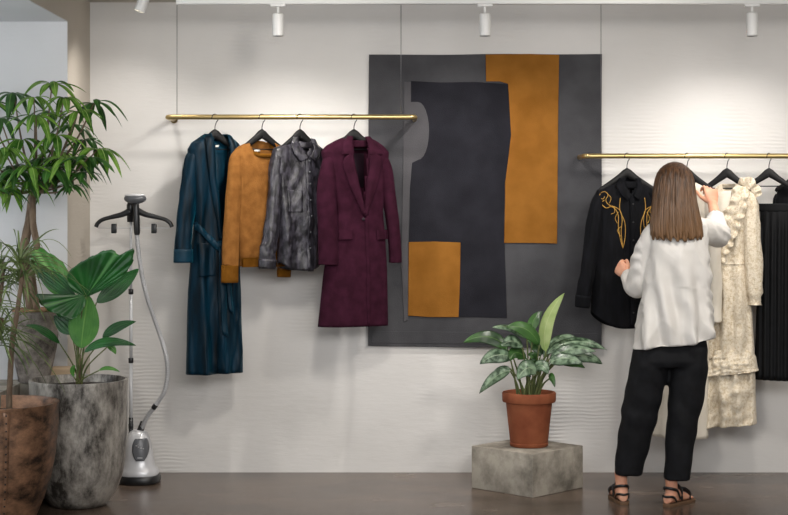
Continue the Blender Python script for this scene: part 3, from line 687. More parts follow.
hanger(803, ZR, R(-24), 'black hanger outside the right edge holding the black jacket', half=.17)

# ------------------------------------------------------------------ leaves
def leaf(m, p0, pc, p1, w, nrm=(0,-1,.3), nu=14, nv=6, prof=lambda t: math.sin(math.pi*t**.85)**.8, fold=.15, pleat=None, serr=0, wave=0.0):
    p0, pc, p1 = Vector(p0), Vector(pc), Vector(p1); nrm = Vector(nrm).normalized(); b = len(m.v); cols = 2*nv+1; ph = random.random()*6
    for i in range(nu+1):
        t = i/nu; p = p0*(1-t)**2+pc*2*t*(1-t)+p1*t*t; tg = ((pc-p0)*(1-t)+(p1-pc)*t).normalized()
        sd = tg.cross(nrm)
        if sd.length < 1e-4: sd = tg.orthogonal()
        sd.normalize(); nn = sd.cross(tg).normalized(); ww = w*max(prof(t), .0 if i in (0, nu) else .02)
        for k in range(cols):
            u = (k-nv)/nv; q = p+sd*(ww*u)-nn*(abs(u)*ww*fold*2) + nn*(wave*math.sin(t*9+ph+u)*abs(u))
            if pleat: q += nn*(pleat[1]*math.sin(u*pleat[0]*math.pi)*min(1, t*3))
            if serr and i >= nu-3: q += tg*(serr*(1 if k % 2 else -.5)*((i-nu+4)/4.))
            m.v.append(q); m.uv[len(m.v)-1] = ((u+1)/2, t)
    for i in range(nu):
        for k in range(cols-1): m.f.append((b+i*cols+k, b+i*cols+k+1, b+(i+1)*cols+k+1, b+(i+1)*cols+k))

# ------------------------------------------------------------------ plinth and potted aglaonema
pc = Vector((W(527.3, 0, -.52).x, -.50, 0)); side = .412
front = W(527.5, 498.2, -.76); cy = front.y+side*math.sqrt(2)/2
pcx = W(527.3, 0, cy).x
m = MB(); m.box((pcx, cy, .11), (side, side, .22), rz=R(45.5), bev=.004); pl = m.build('concrete_plinth', M['concrete'], auto=35)
tag(pl, 'low square grey concrete block on the floor under the terracotta pot', 'plinth')
PY = cy-.01; PX = W(529, 0, PY).x; Sp = F/(PY-CAMY); H0 = .22
pt = thing('potted_aglaonema', (PX, PY, H0), 'variegated green leafy plant in a terracotta pot on the concrete block', 'potted plant')
rb, rt_, hp = 19/Sp, 23.5/Sp, (447-393)/Sp
m = MB(); m.lathe([(0,0),(rb*.94,0),(rb,.004),(rb+.0015,.018),(rb-.002,.021),(rb,.026),(rt_-.002,hp-.055),(rt_+.001,hp-.053),(rt_+.014,hp-.050),(rt_+.017,hp-.044),(rt_+.018,hp-.006),(rt_+.014,hp),(rt_+.004,hp),(rt_,hp-.006),(rt_-.006,hp-.035),(0,hp-.035)], (PX,PY,H0), 56); m.build('pot', M['terra'], pt, auto=50)
m = MB(); m.lathe([(0,hp-.034),(rt_*.6,hp-.026),(rt_-.004,hp-.03),(0,hp-.05)], (PX,PY,H0), 30, wob=None); m.build('soil', M['soil'], pt)
def Q(x, y, Y): return W(460+x/4.48, 285+y/4.48, Y)
# (base, control, tip in zoomed photo coordinates, half width px, depth base/tip offsets, kind)
AL = [((385,300),(350,170),(468,35),26,-.02,.02,'y',(-.6,-1,.0)),
      ((330,205),(310,150),(372,118),22,.02,.06,'g',(-.5,-1,.6)),
      ((300,240),(240,170),(145,190),20,-.02,-.06,'v',(.1,-.75,1)),
      ((355,270),(310,165),(205,190),27,-.05,-.10,'g',(.2,-1,.5)),
      ((215,290),(140,190),(15,258),26,.03,.06,'g',(.2,-1,.5)),
      ((280,280),(240,225),(185,275),24,-.04,-.10,'v',(.4,-1,.4)),
      ((240,330),(170,285),(88,355),28,-.05,-.10,'v',(.3,-1,.5)),
      ((225,385),(165,385),(85,488),20,-.08,-.16,'v',(.6,-1,.4)),
      ((225,375),(180,375),(135,420),16,-.02,-.04,'v',(.6,-1,.4)),
      ((340,400),(310,330),(255,425),32,-.10,-.18,'v',(.1,-1,.5)),
      ((330,380),(370,330),(395,400),24,-.08,-.15,'v',(-.2,-1,.6)),
      ((375,330),(420,215),(520,232),22,.04,.08,'v',(-.2,-.8,.7)),
      ((390,310),(500,205),(660,290),24,.0,.02,'v',(-.1,-.8,.8)),
      ((400,330),(500,260),(610,300),24,-.05,-.06,'v',(-.1,-.9,.6)),
      ((440,330),(560,290),(638,355),24,.02,.06,'v',(-.2,-1,.5)),
      ((400,350),(470,305),(550,355),24,-.08,-.12,'v',(-.2,-1,.6)),
      ((400,420),(405,385),(425,458),13,-.10,-.14,'g',(-.6,-1,.3)),
      ((330,360),(330,300),(320,330),20,-.02,-.08,'g',(0,-1,.6)),
      ((300,330),(240,270),(225,340),24,-.02,-.08,'g',(.3,-1,.5)),
      ((420,340),(470,270),(590,262),18,.06,.12,'g',(-.1,-.9,.6)),
      ((360,320),(350,240),(300,250),24,.06,.10,'g',(.1,-1,.4)),
      ((400,300),(420,260),(440,280),22,.03,.08,'v',(-.1,-1,.5)),
      ((430,350),(500,330),(560,372),16,.06,.10,'g',(-.2,-1,.5))]
root_px = (527, 397)
for i, (b_, c_, t_, hw, yb, yt, kd, nr) in enumerate(AL):
    p0, p1, p2 = Q(*b_, PY+yb), Q(*c_, PY+(yb+yt)/2), Q(*t_, PY+yt)
    m = MB(); leaf(m, p0, p1, p2, hw*1.3/4.48/Sp, nr, fold=.10, wave=.003, prof=lambda t: math.sin(math.pi*t**.8)**.75)
    m.build('leaf', {'v': M['leaf_agl'], 'g': M['leaf_agl2'], 'y': M['leaf_young']}[kd], pt, solid=.0008)
    a = i*2.4; rr = .012+.03*((i*7) % 5)/5; g0 = Vector((PX+rr*math.cos(a)+(p0.x-PX)*.25, PY+rr*math.sin(a), H0+hp-.035))
    m = MB(); md = g0.lerp(p0, .5)+Vector((0,0,.02)); m.tube(smooth_path([g0, md, p0], 6), [.0052]*7+[.004]*6, 8); m.build('stem', M['barkg'], pt)

# ------------------------------------------------------------------ silver planter with fan palm
SPY = -.94; sp = W(78.5, 0, SPY); SX = sp.x; Ss = F/(SPY-CAMY); hs = CAMZ-(379-200)/Ss; rs_ = 48.5/Ss
pt = thing('potted_fan_palm', (SX, SPY, 0), 'broad-leaved fan palm in a tall mottled silver planter', 'potted plant')
m = MB(); m.lathe([(0,0),(.11,0),(.135,.006),(.158,.03),(.19,.085),(.215,.15),(.229,.24),(.236,.38),(rs_,hs-.03),(rs_+.002,hs-.012),(rs_+.001,hs),(rs_-.012,hs),(rs_-.016,hs-.02),(rs_-.02,hs-.05),(0,hs-.05)], (SX,SPY,0), 72, wob=lambda a, z: .0015*N3(math.cos(a)*2, math.sin(a)*2, z*6)); m.build('planter', M['silverpot'], pt, auto=50)
m = MB(); m.lathe([(0,hs-.03),(.12,hs-.034),(rs_-.02,hs-.04),(0,hs-.06)], (SX,SPY,0), 40); m.build('soil', M['soil'], pt)
def Z3(x, y, Y): return W(20+x/3.43, 240+y/3.43, Y)
fan = lambda t: (math.sin(math.pi/2*min(1, t*1.45+.03))**.9)*(1 if t < .72 else math.sqrt(max(0, 1-((t-.72)/.29)**2)))
ell = lambda t: math.sin(math.pi*t**.9)**.75
def fan_leaf(base, outline, Yb, Yt, mt, npl, amp, serr=.012, cup=.02):
    """broad pleated leaf: rays from the petiole to a closed outline, pleats following the rays"""
    O = resample(smooth_path([(a, b, 0) for a, b in outline], 6), npl*6+1); B = Vector((base[0], base[1], 0)); far = max((q-B).length for q in O)
    m = MB(); nr = 14; cols = len(O); b = 0
    for i in range(nr+1):
        r = max(i/nr, .02)
        for k, q in enumerate(O):
            rr = r*(1+(serr*(1 if k % 6 < 3 else -1)*(1 if i == nr else 0)*min(1, ((q-B).length/far)*1.3)))
            p = B+(q-B)*rr; t = (p-B).length/far
            y = Yb+(Yt-Yb)*t - cup*math.sin(math.pi*k/(cols-1))*t + amp*math.sin(2*math.pi*k/6)*min(1, r*2.2)
            m.v.append(Z3(p.x, p.y, y)); m.uv[len(m.v)-1] = (k/(cols-1), r)
    for i in range(nr):
        for k in range(cols-1): m.f.append((i*cols+k, i*cols+k+1, (i+1)*cols+k+1, (i+1)*cols+k))
    m.build('leaf', mt, pt, solid=.0008)
def petiole(p0, i):
    a = i*2.1; g0 = Vector((SX+.012*math.cos(a), SPY+.02*math.sin(a), hs-.035))
    md = g0.lerp(p0, .5); md.x = SX+(md.x-SX)*.6
    m = MB(); m.tube(smooth_path([g0, md, p0], 6), [.0045]*7+[.0032]*6, 8); m.build('stem', M['barkg'], pt)
FAN = [((226,196),[(226,196),(192,184),(168,158),(160,128),(172,104),(196,84),(230,64),(265,47),(300,33),(322,38),(345,50),(368,37),(388,31),(389,66),(374,98),(346,130),(310,156),(270,178),(230,195)],-.13,-.20,'leaf_fan',15),
       ((162,192),[(162,192),(130,190),(98,172),(62,122),(36,72),(44,38),(70,28),(100,44),(130,62),(152,84),(166,110),(170,142),(166,190)],-.03,.05,'leaf_fanl',11),
       ((220,190),[(220,190),(150,184),(90,187),(58,186),(68,215),(95,240),(130,258),(160,269),(180,273),(206,250),(226,216),(222,192)],-.16,-.25,'leaf_fan',11)]
for i, (b_, ol, y0, y1, mt, npl) in enumerate(FAN):
    fan_leaf(b_, ol, SPY+y0, SPY+y1, M[mt], npl, .0022); petiole(Z3(b_[0], b_[1], SPY+y0), i+20)
ell = lambda t: math.sin(math.pi*t**.9)**.75
FL = [((262,215),(330,165),(408,98),30,-.06,.0,'d',(.3,-1,.5),ell,7,.0015),
      ((190,200),(120,130),(30,80),30,-.05,.02,'d',(-.5,-1,.6),ell,7,.0012),
      ((210,372),(215,290),(236,188),52,-.12,-.12,'l',(.05,-1,.1),ell,11,.0018),
      ((137,356),(90,300),(20,292),20,-.08,-.16,'d',(.2,-.8,1),ell,4,.001),
      ((283,338),(320,290),(398,280),20,-.05,-.06,'d',(.2,-.9,.7),ell,4,.001),
      ((220,386),(280,325),(398,362),20,-.12,-.14,'d',(.1,-.9,.8),ell,4,.001),
      ((298,368),(320,362),(328,392),11,-.05,-.06,'l',(.3,-1,.4),ell,3,.001),
      ((178,322),(150,290),(115,260),26,.0,.04,'d',(-.4,-1,.3),ell,4,.001),
      ((270,448),(300,428),(342,452),8,-.05,-.06,'l',(.2,-1,.8),ell,2,.001),
      ((185,470),(172,440),(190,430),8,-.1,-.11,'l',(.2,-1,.2),ell,2,.001)]
for i, (b_, c_, t_, hw, yb, yt, kd, nr, pf, npl, am) in enumerate(FL):
    p0, p1, p2 = Z3(*b_, SPY+yb), Z3(*c_, SPY+(yb+yt)/2), Z3(*t_, SPY+yt)
    m = MB(); leaf(m, p0, p1, p2, hw/3.43/Ss, nr, nu=20, nv=20, fold=.04, prof=pf, pleat=(npl, am))
    m.build('leaf', M['leaf_fanl'] if kd == 'l' else M['leaf_fan'], pt, solid=.0008); petiole(p0, i)
m = MB(); m.tube([(SX, SPY, hs-.04), (SX+.003, SPY, hs+.06), (SX+.008, SPY-.01, hs+.12)], [.016, .012, .007], 12, wob=lambda t, g, p: .15*N3(g, t*9)); m.build('trunk', M['bark'], pt)

# ------------------------------------------------------------------ bronze planter with dracaena
BY = -1.41; Sb = F/(BY-CAMY); BX = W(-1, 0, BY).x; hb = CAMZ-(402-200)/Sb; rb_ = 58.5/Sb
pt = thing('potted_dracaena', (BX, BY, 0), 'spiky thin-leaved dracaena in a riveted bronze planter at the left edge', 'potted plant')
prof = [(0,0),(.13,0),(.15,.006),(.175,.05),(.205,.12),(.238,.22),(.258,.33),(rb_,.45),(rb_+.001,hb-.012),(rb_+.003,hb-.008),(rb_+.003,hb),(rb_-.008,hb),(rb_-.012,hb-.02),(rb_-.02,hb-.07),(0,hb-.07)]
m = MB(); m.lathe(prof, (BX,BY,0), 80); m.build('planter', M['bronzepot'], pt, auto=50)
m = MB(); m.lathe([(0,hb-.05),(.15,hb-.055),(rb_-.03,hb-.06),(0,hb-.08)], (BX,BY,0), 40); m.build('soil', M['soil'], pt)
def rad_at(z): return float(np.interp(z, [p[1] for p in prof[1:9]], [p[0] for p in prof[1:9]]))
sa = math.asin(((22+1)/Sb)/rb_)
def on_pot(ang, z, o=0.0): r = rad_at(z)+o; return Vector((BX+r*math.sin(ang), BY-r*math.cos(ang), z))
m = MB(); m.rings([[on_pot(sa-.10, z, .003), on_pot(sa-.05, z, .0045), on_pot(sa, z, .0045), on_pot(sa+.002, z, .0)] for z in np.linspace(.03, hb-.015, 24)], closed=False); m.build('seam', M['bronzepot'], pt, solid=.002)
for z in np.linspace(.05, hb-.03, 15):
    m = MB(); m.sphere(on_pot(sa-.05, float(z), .006), .0042, 10, 6); m.build('rivet', M['dark_metal'], pt)
trk = smooth_path([W(9, 400, BY), W(10, 380, BY), W(12, 345, BY), W(17, 313, BY), W(21, 285, BY+.02), W(24, 262, BY+.03)], 6)
trk[0].z = hb-.06
m = MB(); m.tube(trk, [.0145-.005*i/len(trk) for i in range(len(trk))], 12, wob=lambda t, g, p: .12*N3(math.cos(g)*2, math.sin(g)*2, t*24)); m.build('trunk', M['bark'], pt)
tk2 = smooth_path([W(-8, 400, BY+.04), W(-6, 370, BY+.04), W(-2, 340, BY+.02), W(2, 318, BY)], 6); tk2[0].z = hb-.06
m = MB(); m.tube(tk2, .010, 12); m.build('trunk', M['bark'], pt)
m = MB(); rnd = random.Random(5)
def crown(cpx, cpy, Y, n, lmin, lmax, up):
    c = W(cpx, cpy, Y)
    for i in range(n):
        az = rnd.uniform(0, 2*math.pi); el = rnd.uniform(-.4, 1.25)*up; L = rnd.uniform(lmin, lmax)
        d = Vector((math.cos(az)*math.cos(el), math.sin(az)*math.cos(el)*.8, math.sin(el)))
        s0 = c+Vector((0,0,rnd.uniform(-.10,.03)))
        mid = s0+d*L*.55+Vector((0,0,.03)); tip = s0+Vector((d.x, d.y, 0))*L*.92+Vector((0,0,d.z*L*.75-L*rnd.uniform(.1,.75)))
        if tip.y < BY-.3: tip.y = BY-.3
        leaf(m, s0, mid, tip, rnd.uniform(.005,.0085), (0.1,-.4,1), nu=10, nv=1, fold=.2, prof=lambda t: min(1, .5+t*3)*(1-t)**.5)
crown(20, 264, BY+.03, 70, .18, .38, 1.0); crown(2, 268, BY+.10, 45, .18, .36, 1.0); crown(0, 325, BY, 55, .18, .38, .8); crown(-14, 300, BY+.05, 40, .18, .34, .9)
m.build('foliage', M['leaf_drac'], pt)
tk3 = smooth_path([W(-12, 400, BY-.02), W(-8, 340, BY+.02), W(0, 300, BY+.06), W(4, 262, BY+.10)], 6); tk3[0].z = hb-.06
m = MB(); m.tube(tk3, .009, 12); m.build('trunk', M['bark'], pt)

# ------------------------------------------------------------------ weathered urn with the tree
UY = -.73; Su = F/(UY-CAMY); UX = W(34, 0, UY).x; ub = .58; ut = CAMZ-(310-200)/Su
pt = thing('potted_umbrella_tree', (UX, UY, ub), 'tall umbrella tree with finger-like leaves in a weathered grey urn', 'potted plant')
hh = ut-ub
m = MB(); m.lathe([(0,0),(.07,0),(.078,.006),(.085,.04),(.098,.10),(.112,.17),(.119,hh*.62),(.1205,hh*.66),(.116,hh*.70),(.112,hh*.88),(.110,hh-.006),(.112,hh),(.098,hh),(.095,hh-.03),(0,hh-.03)], (UX,UY,ub), 48, wob=lambda a, z: .003*N3(math.cos(a)*3, math.sin(a)*3, z*9)); m.build('urn', M['claypot'], pt, auto=60)
m = MB(); m.lathe([(.100,hh-.004),(.113,hh-.004),(.115,hh+.004),(.108,hh+.008),(.100,hh+.004)], (UX,UY,ub), 48); m.build('rim', M['rimpot'], pt)
m = MB(); m.lathe([(0,hh-.02),(.09,hh-.024),(0,hh-.035)], (UX,UY,ub), 30); m.build('soil', M['soil'], pt)
def br(pts, r0, r1, nm='branch'):
    P = smooth_path(pts, 6); m = MB(); m.tube(P, [r0+(r1-r0)*i/(len(P)-1) for i in range(len(P))], 10, wob=lambda t, g, p: .12*N3(math.cos(g)*2, math.sin(g)*2, t*14)); m.build(nm, M['bark'], pt)
b0 = Vector((UX-.01, UY, ub+hh-.03))
br([b0, W(27,275,UY-.02), W(24,250,UY-.04), W(29,222,UY-.06), W(33,190,UY-.08)], .027, .020, 'trunk')
br([b0+Vector((.03,0,0)), W(32,275,UY-.05), W(37,250,UY-.08), W(33,222,UY-.10), W(33,190,UY-.10)], .019, .016, 'trunk')
HUB = [(52,84,-.14,1),(94,103,-.20,1),(66,158,-.26,1),(97,150,-.22,1),(14,94,-.12,1),(36,116,-.30,.9),(22,140,-.20,1),(72,126,-.10,.9),(4,150,-.28,1),(42,160,-.16,.9),
       (18,172,-.24,1),(56,136,-.28,.9),(78,112,-.28,.9),(0,118,-.22,1),(-14,102,-.14,1),(-16,150,-.16,1),(84,140,-.12,.8),(34,98,-.22,.8),(-6,178,-.20,.9),(50,112,-.06,.8),(64,98,-.30,.8),(75,160,-.14,1),(50,168,-.26,1),(8,168,-.12,1),(30,168,-.30,.9),(88,158,-.28,.9),(58,152,-.10,1),(-4,190,-.3,.9),(64,174,-.2,.9),(84,172,-.2,.8),(28,182,-.26,.85),(52,180,-.12,.9),(10,186,-.18,.8),(70,186,-.22,.6)]
fk = W(33, 191, UY-.09)
m = MB(); m_dark = MB(); rnd = random.Random(11)
for i, (hx_, hy_, dy, sc) in enumerate(HUB):
    Yh = UY+dy*1.3-.04; h = W(hx_, hy_, Yh); mid = fk.lerp(h, .55)+Vector(((UX-h.x)*-.08, 0, -.02))
    br([fk+Vector((rnd.uniform(-.01,.01), 0, rnd.uniform(-.02,.02))), mid, h], .006 if i > 5 else .008, .0028)
    nl = 9; a0 = rnd.uniform(0, 6.28)
    for k in range(nl):
        a = a0+2*math.pi*k/nl+rnd.uniform(-.15,.15); L = rnd.uniform(.15,.215)*sc
        if hx_ > 90: L *= .95
        d = Vector((math.cos(a), math.sin(a)*.75, 0)); dr = rnd.uniform(.2,1.1)
        mid2 = h+d*L*.5+Vector((0,0,L*rnd.uniform(.05,.28))); tip = h+d*L*.85+Vector((0,0,-L*dr*.75))
        lim = -.63
        if tip.y > lim: tip.y = lim
        if mid2.y > lim: mid2.y = lim
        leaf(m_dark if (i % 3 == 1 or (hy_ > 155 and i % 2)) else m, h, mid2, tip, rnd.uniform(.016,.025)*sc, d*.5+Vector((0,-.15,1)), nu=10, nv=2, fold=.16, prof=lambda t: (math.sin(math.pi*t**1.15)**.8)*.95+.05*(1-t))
m.build('foliage', M['leaf_tree'], pt); o = m_dark.build('foliage', leafmat('leaf_tree_dark', '#1e3f1a', '#3c6a2c', '#6f9150', rough=.28), pt); o['label'] = 'darker green leaves'  # darker green on some leaf hubs, more of them low in the crown

# ------------------------------------------------------------------ garment steamer
TY = -.31; T = lambda x, y, o=0: W(x, y, TY+o)
st = thing('garment_steamer', (T(139,0).x, TY, 0), 'silver and black upright garment steamer beside the silver planter', 'garment steamer')
bx = T(140, 0).x
m = MB()
def oval(cx, cy, rx, ry, z, n=40, p=.75):
    return [(cx+rx*math.copysign(abs(math.cos(2*math.pi*i/n))**p, math.cos(2*math.pi*i/n)), cy+ry*math.copysign(abs(math.sin(2*math.pi*i/n))**p, math.sin(2*math.pi*i/n)), z) for i in range(n)]
m.rings([oval(bx, TY, .10, .105, .0), oval(bx, TY, .108, .112, .008), oval(bx, TY, .108, .112, .034), oval(bx, TY, .10, .105, .044)], True, True); m.build('base', M['blackpl'], st, auto=45)
m = MB()
zz = [(.042,.102,.104,0),(.055,.104,.106,0),(.072,.096,.10,0),(.095,.082,.09,-.002),(.13,.077,.085,-.003),(.17,.073,.082,-.004),(.21,.067,.076,-.005),(.245,.058,.066,-.005),(.268,.044,.05,-.004),(.28,.022,.026,-.004)]
m.rings([oval(bx+o_-.006, TY+.01, a, b, z) for z, a, b, o_ in zz], True, True); m.build('body', M['silver'], st, auto=60)
# front panel laid on the body
m = MB(); rsl = []
def bfront(x, z):
    a = float(np.interp(z, [q[0] for q in zz], [q[1] for q in zz])); b = float(np.interp(z, [q[0] for q in zz], [q[2] for q in zz])); o_ = float(np.interp(z, [q[0] for q in zz], [q[3] for q in zz]))
    u = max(-.98, min(.98, (x-(bx+o_-.006))/a)); c = abs(u)**(1/.75); return TY+.01-b*(math.sqrt(1-c*c)**.75)
for j in range(15):
    z = .125+.115*j/14; hw = .042*math.sin(math.pi*(j+1.2)/18)**.5; rsl.append([(bx+.012+hw*(k-5)/5, bfront(bx+.012+hw*(k-5)/5, z)-.003, z) for k in range(11)])
m.rings(rsl, closed=False); pn = m.build('control_panel', M['greypl'], st, solid=.004)
for x, z in ((-.016,.205),(-.004,.198),(.008,.193),(.020,.189)):
    m = MB(); q = (bx+.008+x, bfront(bx+.008+x, z)-.007, z); m.sphere(q, (.0042,.0025,.0028), 10, 6); m.build('button', M['silver'], pn)
m = MB(); q = (bx+.012, bfront(bx+.012, .142)-.006, .142); m.box(q, (.026,.002,.005)); m.build('badge', M['silver'], pn, smooth=False)
px0 = T(130, 0).x
m = MB(); m.tube([(px0,TY+.03,.16),(px0,TY+.03,.34)], .012, 16); m.build('pole_socket', M['blackpl'], st)
for z0, z1, r in ((.30, T(0,361).z, .0095), (T(0,361).z, T(0,292).z, .0085), (T(0,292).z, T(0,212).z, .0075)):
    m = MB(); m.tube([(px0,TY+.03,z0),(px0,TY+.03,z1)], r, 16); m.build('pole', M['alu'], st)
for y in (361, 292, 427): z = T(0,y).z; m = MB(); m.tube([(px0,TY+.03,z-.014),(px0,TY+.03,z-.012),(px0,TY+.03,z+.012),(px0,TY+.03,z+.014)], [.010,.0135,.0135,.010], 16); m.build('clamp', M['blackpl'], st)
# hanger head
m = MB()
for sgn in (-1, 1):
    pts = [T(134+sgn*4,211), T(134+sgn*12,214.5), T(134+sgn*22,217), T(134+sgn*31,219.5), T(134+sgn*36,223), T(134+sgn*38,227)]
    m.tube(smooth_path(pts, 5), [(.018-.007*min(1, i/12), .011) for i in range(26)], 12, up=(0,0,1))
m.build('hanger_arms', M['blackpl'], st)
m = MB(); m.tube([T(130.5,222,.02), T(130.5,205,.02), T(131,200,.02)], [.018,.021,.012], 16); m.build('hanger_mount', M['blackpl'], st)
m = MB(); m.tube([T(98,228), T(170,228)], .0018, 8); m.build('clip_wire', M['alu'], st)
for x in (114, 154): q = T(x, 228.5); m = MB(); m.box(q, (.028,.022,.052), bev=.005); m.build('clip', M['blackpl'], st, auto=40)
# steam head resting in the hanger
h = MB(); h.tube([T(137,235,-.035), T(137,233,-.035), T(136.5,220,-.035), T(136,207,-.035), T(135.5,202,-.03)], [.013,.0165,.018,.017,.02], 20); hd = h.build('steam_handle', M['blackpl'], st)
h = MB(); c = T(135.2,198.5,-.03); h.sphere(c, (.06,.035,.029), 32, 16, fn=lambda d: 1 if d.z < .3 else 1-.25*(d.z-.3)); h.build('steam_head', M['greypl'], hd)
h = MB(); h.sphere(c+Vector((0,-.003,.016)), (.056,.031,.010), 28, 10); h.build('steam_plate', M['silver'], hd)
hp_ = smooth_path([T(137,235,-.035), T(138.5,252,-.04), T(142,275,-.05), T(146.5,295,-.055), T(153,315,-.06), T(161,338,-.06), T(166.5,358,-.06), T(167.5,375,-.06), T(164,392,-.06), T(155,406,-.05), T(147,417,-.03), T(141,430,-.0)], 22)
m = MB(); m.tube(hp_, [.0115+.0013*math.sin(i*2.1) for i in range(len(hp_))], 12); m.build('hose', M['hose'], st)
m = MB(); e = hp_[-1]; m.tube([e+Vector((.010,0,.045)), e+Vector((.004,0,.02)), e+Vector((-.004,0,-.005)), (bx-.004,TY,.265)], [.013,.0165,.019,.02], 18); m.build('hose_socket', M['blackpl'], st)
i_ = len(hp_)-48; m = MB(); m.tube(hp_[i_:i_+9], [.011,.0135,.014,.014,.014,.014,.014,.0135,.011], 16); m.build('hose_collar', M['blackpl'], st)

# ------------------------------------------------------------------ the woman
HYY = -.93
wr = thing('person', (W(668,0,HYY).x, HYY, 0), 'woman with long brown hair in white blouse and black trousers, seen from behind, browsing clothes', 'person')
V = lambda px, py, Y: W(px, py, Y)
Sh = F/(HYY-CAMY)
# joints
Lsh, Rsh = V(656,228,-.93), V(701,228,-.93)
Lel, Lwr = V(636,284,-.83), V(626.5,274,-.60)
Rel, Rwr = V(719.5,235,-.72), V(712.5,204,-.50)
hipc = V(671,340,-.93)
body = MB()
def ell_ring(c, rx, ry, n=28, p=.9):
    return [(c[0]+rx*math.copysign(abs(math.cos(2*math.pi*i/n))**p, math.cos(2*math.pi*i/n)), c[1]+ry*math.copysign(abs(math.sin(2*math.pi*i/n))**p, math.sin(2*math.pi*i/n)), c[2]) for i in range(n)]
def loft(mb, rows, Yc=HYY, n=36, p=.9):
    mb.rings([ell_ring(((a+b)/2, (a+b)/2 and y, 0) if 0 else (V((a+b)/2, py, y).x, y, V(0, py, y).z), (b-a)/2/(F/(y-CAMY)), d, n, p) for py, a, b, d, y in rows], True, True)
# torso
loft(body, [(219,672,684,.045,-.925),(223,664,693,.06,-.925),(229,655,702,.078,-.925),(240,656,701,.092,-.925),(262,659,699,.10,-.93),(290,661,697,.092,-.93),(310,657,700,.095,-.93),(330,652,702,.09,-.93),(350,650,700,.09,-.93),(362,652,698,.07,-.93)])
# neck + head
hc = V(675, 184, -.925)
body.tube([V(678,224,-.935), V(677,212,-.93), V(675.5,200,-.925)], [.052,.050,.052], 20)
def headfn(d):
    k = 1.0
    if d.y > .3 and d.z < -.1: k += .05*max(0, d.y-.3)
    if d.z < -.5: k -= .10*(-d.z-.5)
    return k
body.sphere(hc+Vector((0,0,-.004)), (.076,.094,.112), 32, 22, fn=headfn)
fy = hc.y+.092
body.tube([hc+Vector((0,.088,.012)), hc+Vector((0,.103,-.012)), hc+Vector((0,.110,-.028)), hc+Vector((0,.095,-.034))], [.008,.010,.013,.008], 12)   # nose
for sx in (-1, 1):
    body.tube([hc+Vector((sx*.073,.0,.018)), hc+Vector((sx*.084,-.006,.012)), hc+Vector((sx*.084,-.004,-.018)), hc+Vector((sx*.074,.004,-.030))], [.006,.010,.009,.006], 10)  # ears
    body.tube([hc+Vector((sx*.014,.093,.019)), hc+Vector((sx*.032,.090,.022)), hc+Vector((sx*.05,.078,.017))], [.004,.006,.004], 8)                # brow ridge
body.tube([hc+Vector((-.022,.087,-.055)), hc+Vector((0,.096,-.052)), hc+Vector((.022,.087,-.055))], [.004,.007,.004], 10)                             # lips
body.sphere(hc+Vector((0,.075,-.088)), (.024,.022,.020), 14, 10)                                                                                   # chin
# arms
def limb(mb, pts, rad, k=6, n=18):
    P = smooth_path(pts, k); r = [v.x for v in smooth_path([(x,0,0) for x in rad], k)]; mb.tube(P, r, n)
limb(body, [Lsh, Lsh.lerp(Lel,.5), Lel, Lel.lerp(Lwr,.35), Lel.lerp(Lwr,.75), Lwr], [.034,.034,.032,.033,.028,.025])
limb(body, [Rsh, Rsh.lerp(Rel,.5), Rel, Rel.lerp(Rwr,.35), Rel.lerp(Rwr,.75), Rwr], [.034,.034,.030,.033,.028,.025])
def hand(mb, w, d, pn, side, curls, spread=.06, thumb=None, sc=1.0):
    """w wrist, d direction of the palm, pn palm normal (towards which fingers curl), side = vector from little finger to thumb"""
    d = Vector(d).normalized(); pn = Vector(pn); pn = (pn-d*pn.dot(d)).normalized(); sv = d.cross(pn); 
    if sv.dot(Vector(side)) < 0: sv = -sv
    pl = .088*sc
    rs = []
    for t, wd, th in ((-.15,.026,.022),(0,.027,.020),(.25,.034,.0185),(.55,.040,.017),(.85,.042,.0145),(1.0,.040,.011)):
        c = w+d*(pl*t); ring = []
        for i in range(20):
            a = 2*math.pi*i/20; ring.append(c+sv*(wd*sc*math.copysign(abs(math.cos(a))**.8, math.cos(a)))+pn*(th*sc*math.sin(a)))
        rs.append(ring)
    mb.rings(rs, True, True)
    for i, (o_, L, r) in enumerate(((.029,.072,.0088),(.010,.080,.0090),(-.010,.074,.0086),(-.029,.058,.0076))):
        p = w+d*(pl*.93)+sv*o_*sc; ang = 0; pts = [p-d*.012, p]; dd = (d+sv*(o_*spread*12)).normalized()
        for j, (f, cu) in enumerate(zip((.45,.32,.25), curls[i])):
            ang += R(cu); q = dd*math.cos(ang)+pn*math.sin(ang); p = p+q*L*f*sc; pts.append(p)
        P = []
        for a_, b_ in zip(pts, pts[1:]): P += [a_, a_.lerp(b_, .5)]
        P.append(pts[-1]); rr = [r*sc*(1.0-.26*k/(len(P)-1)) for k in range(len(P))]; mb.tube(P, rr, 10)
        mb.sphere(pts[-1], rr[-1], 10, 8)
        for q in pts[1:-1]: mb.sphere(q, r*sc*1.04, 10, 8)
    t0_ = w+d*(pl*.22)+sv*.022*sc+pn*.006; th = thumb or (.8,.55,.35)
    q = (d*th[0]+sv*th[1]+pn*th[2]).normalized(); q2 = (d*(th[0]+.35)+sv*(th[1]-.35)+pn*(th[2]+.15)).normalized()
    pts = [t0_, t0_+q*.024*sc, t0_+q*.046*sc, t0_+q*.046*sc+q2*.030*sc, t0_+q*.046*sc+q2*.054*sc]
    mb.tube(pts, [.0155*sc,.0135*sc,.0112*sc,.0105*sc,.0085*sc], 12); mb.sphere(pts[-1], .0085*sc, 10, 8)
grip = [(45,60,35),(50,60,35),(55,60,35),(60,60,35)]
hand(body, Rwr, (-.02,.42,.9), (-.25,.85,-.35), (-1,0,.1), [(35,50,30),(42,55,30),(50,55,30),(58,55,30)], sc=.97, thumb=(.7,.6,.5))
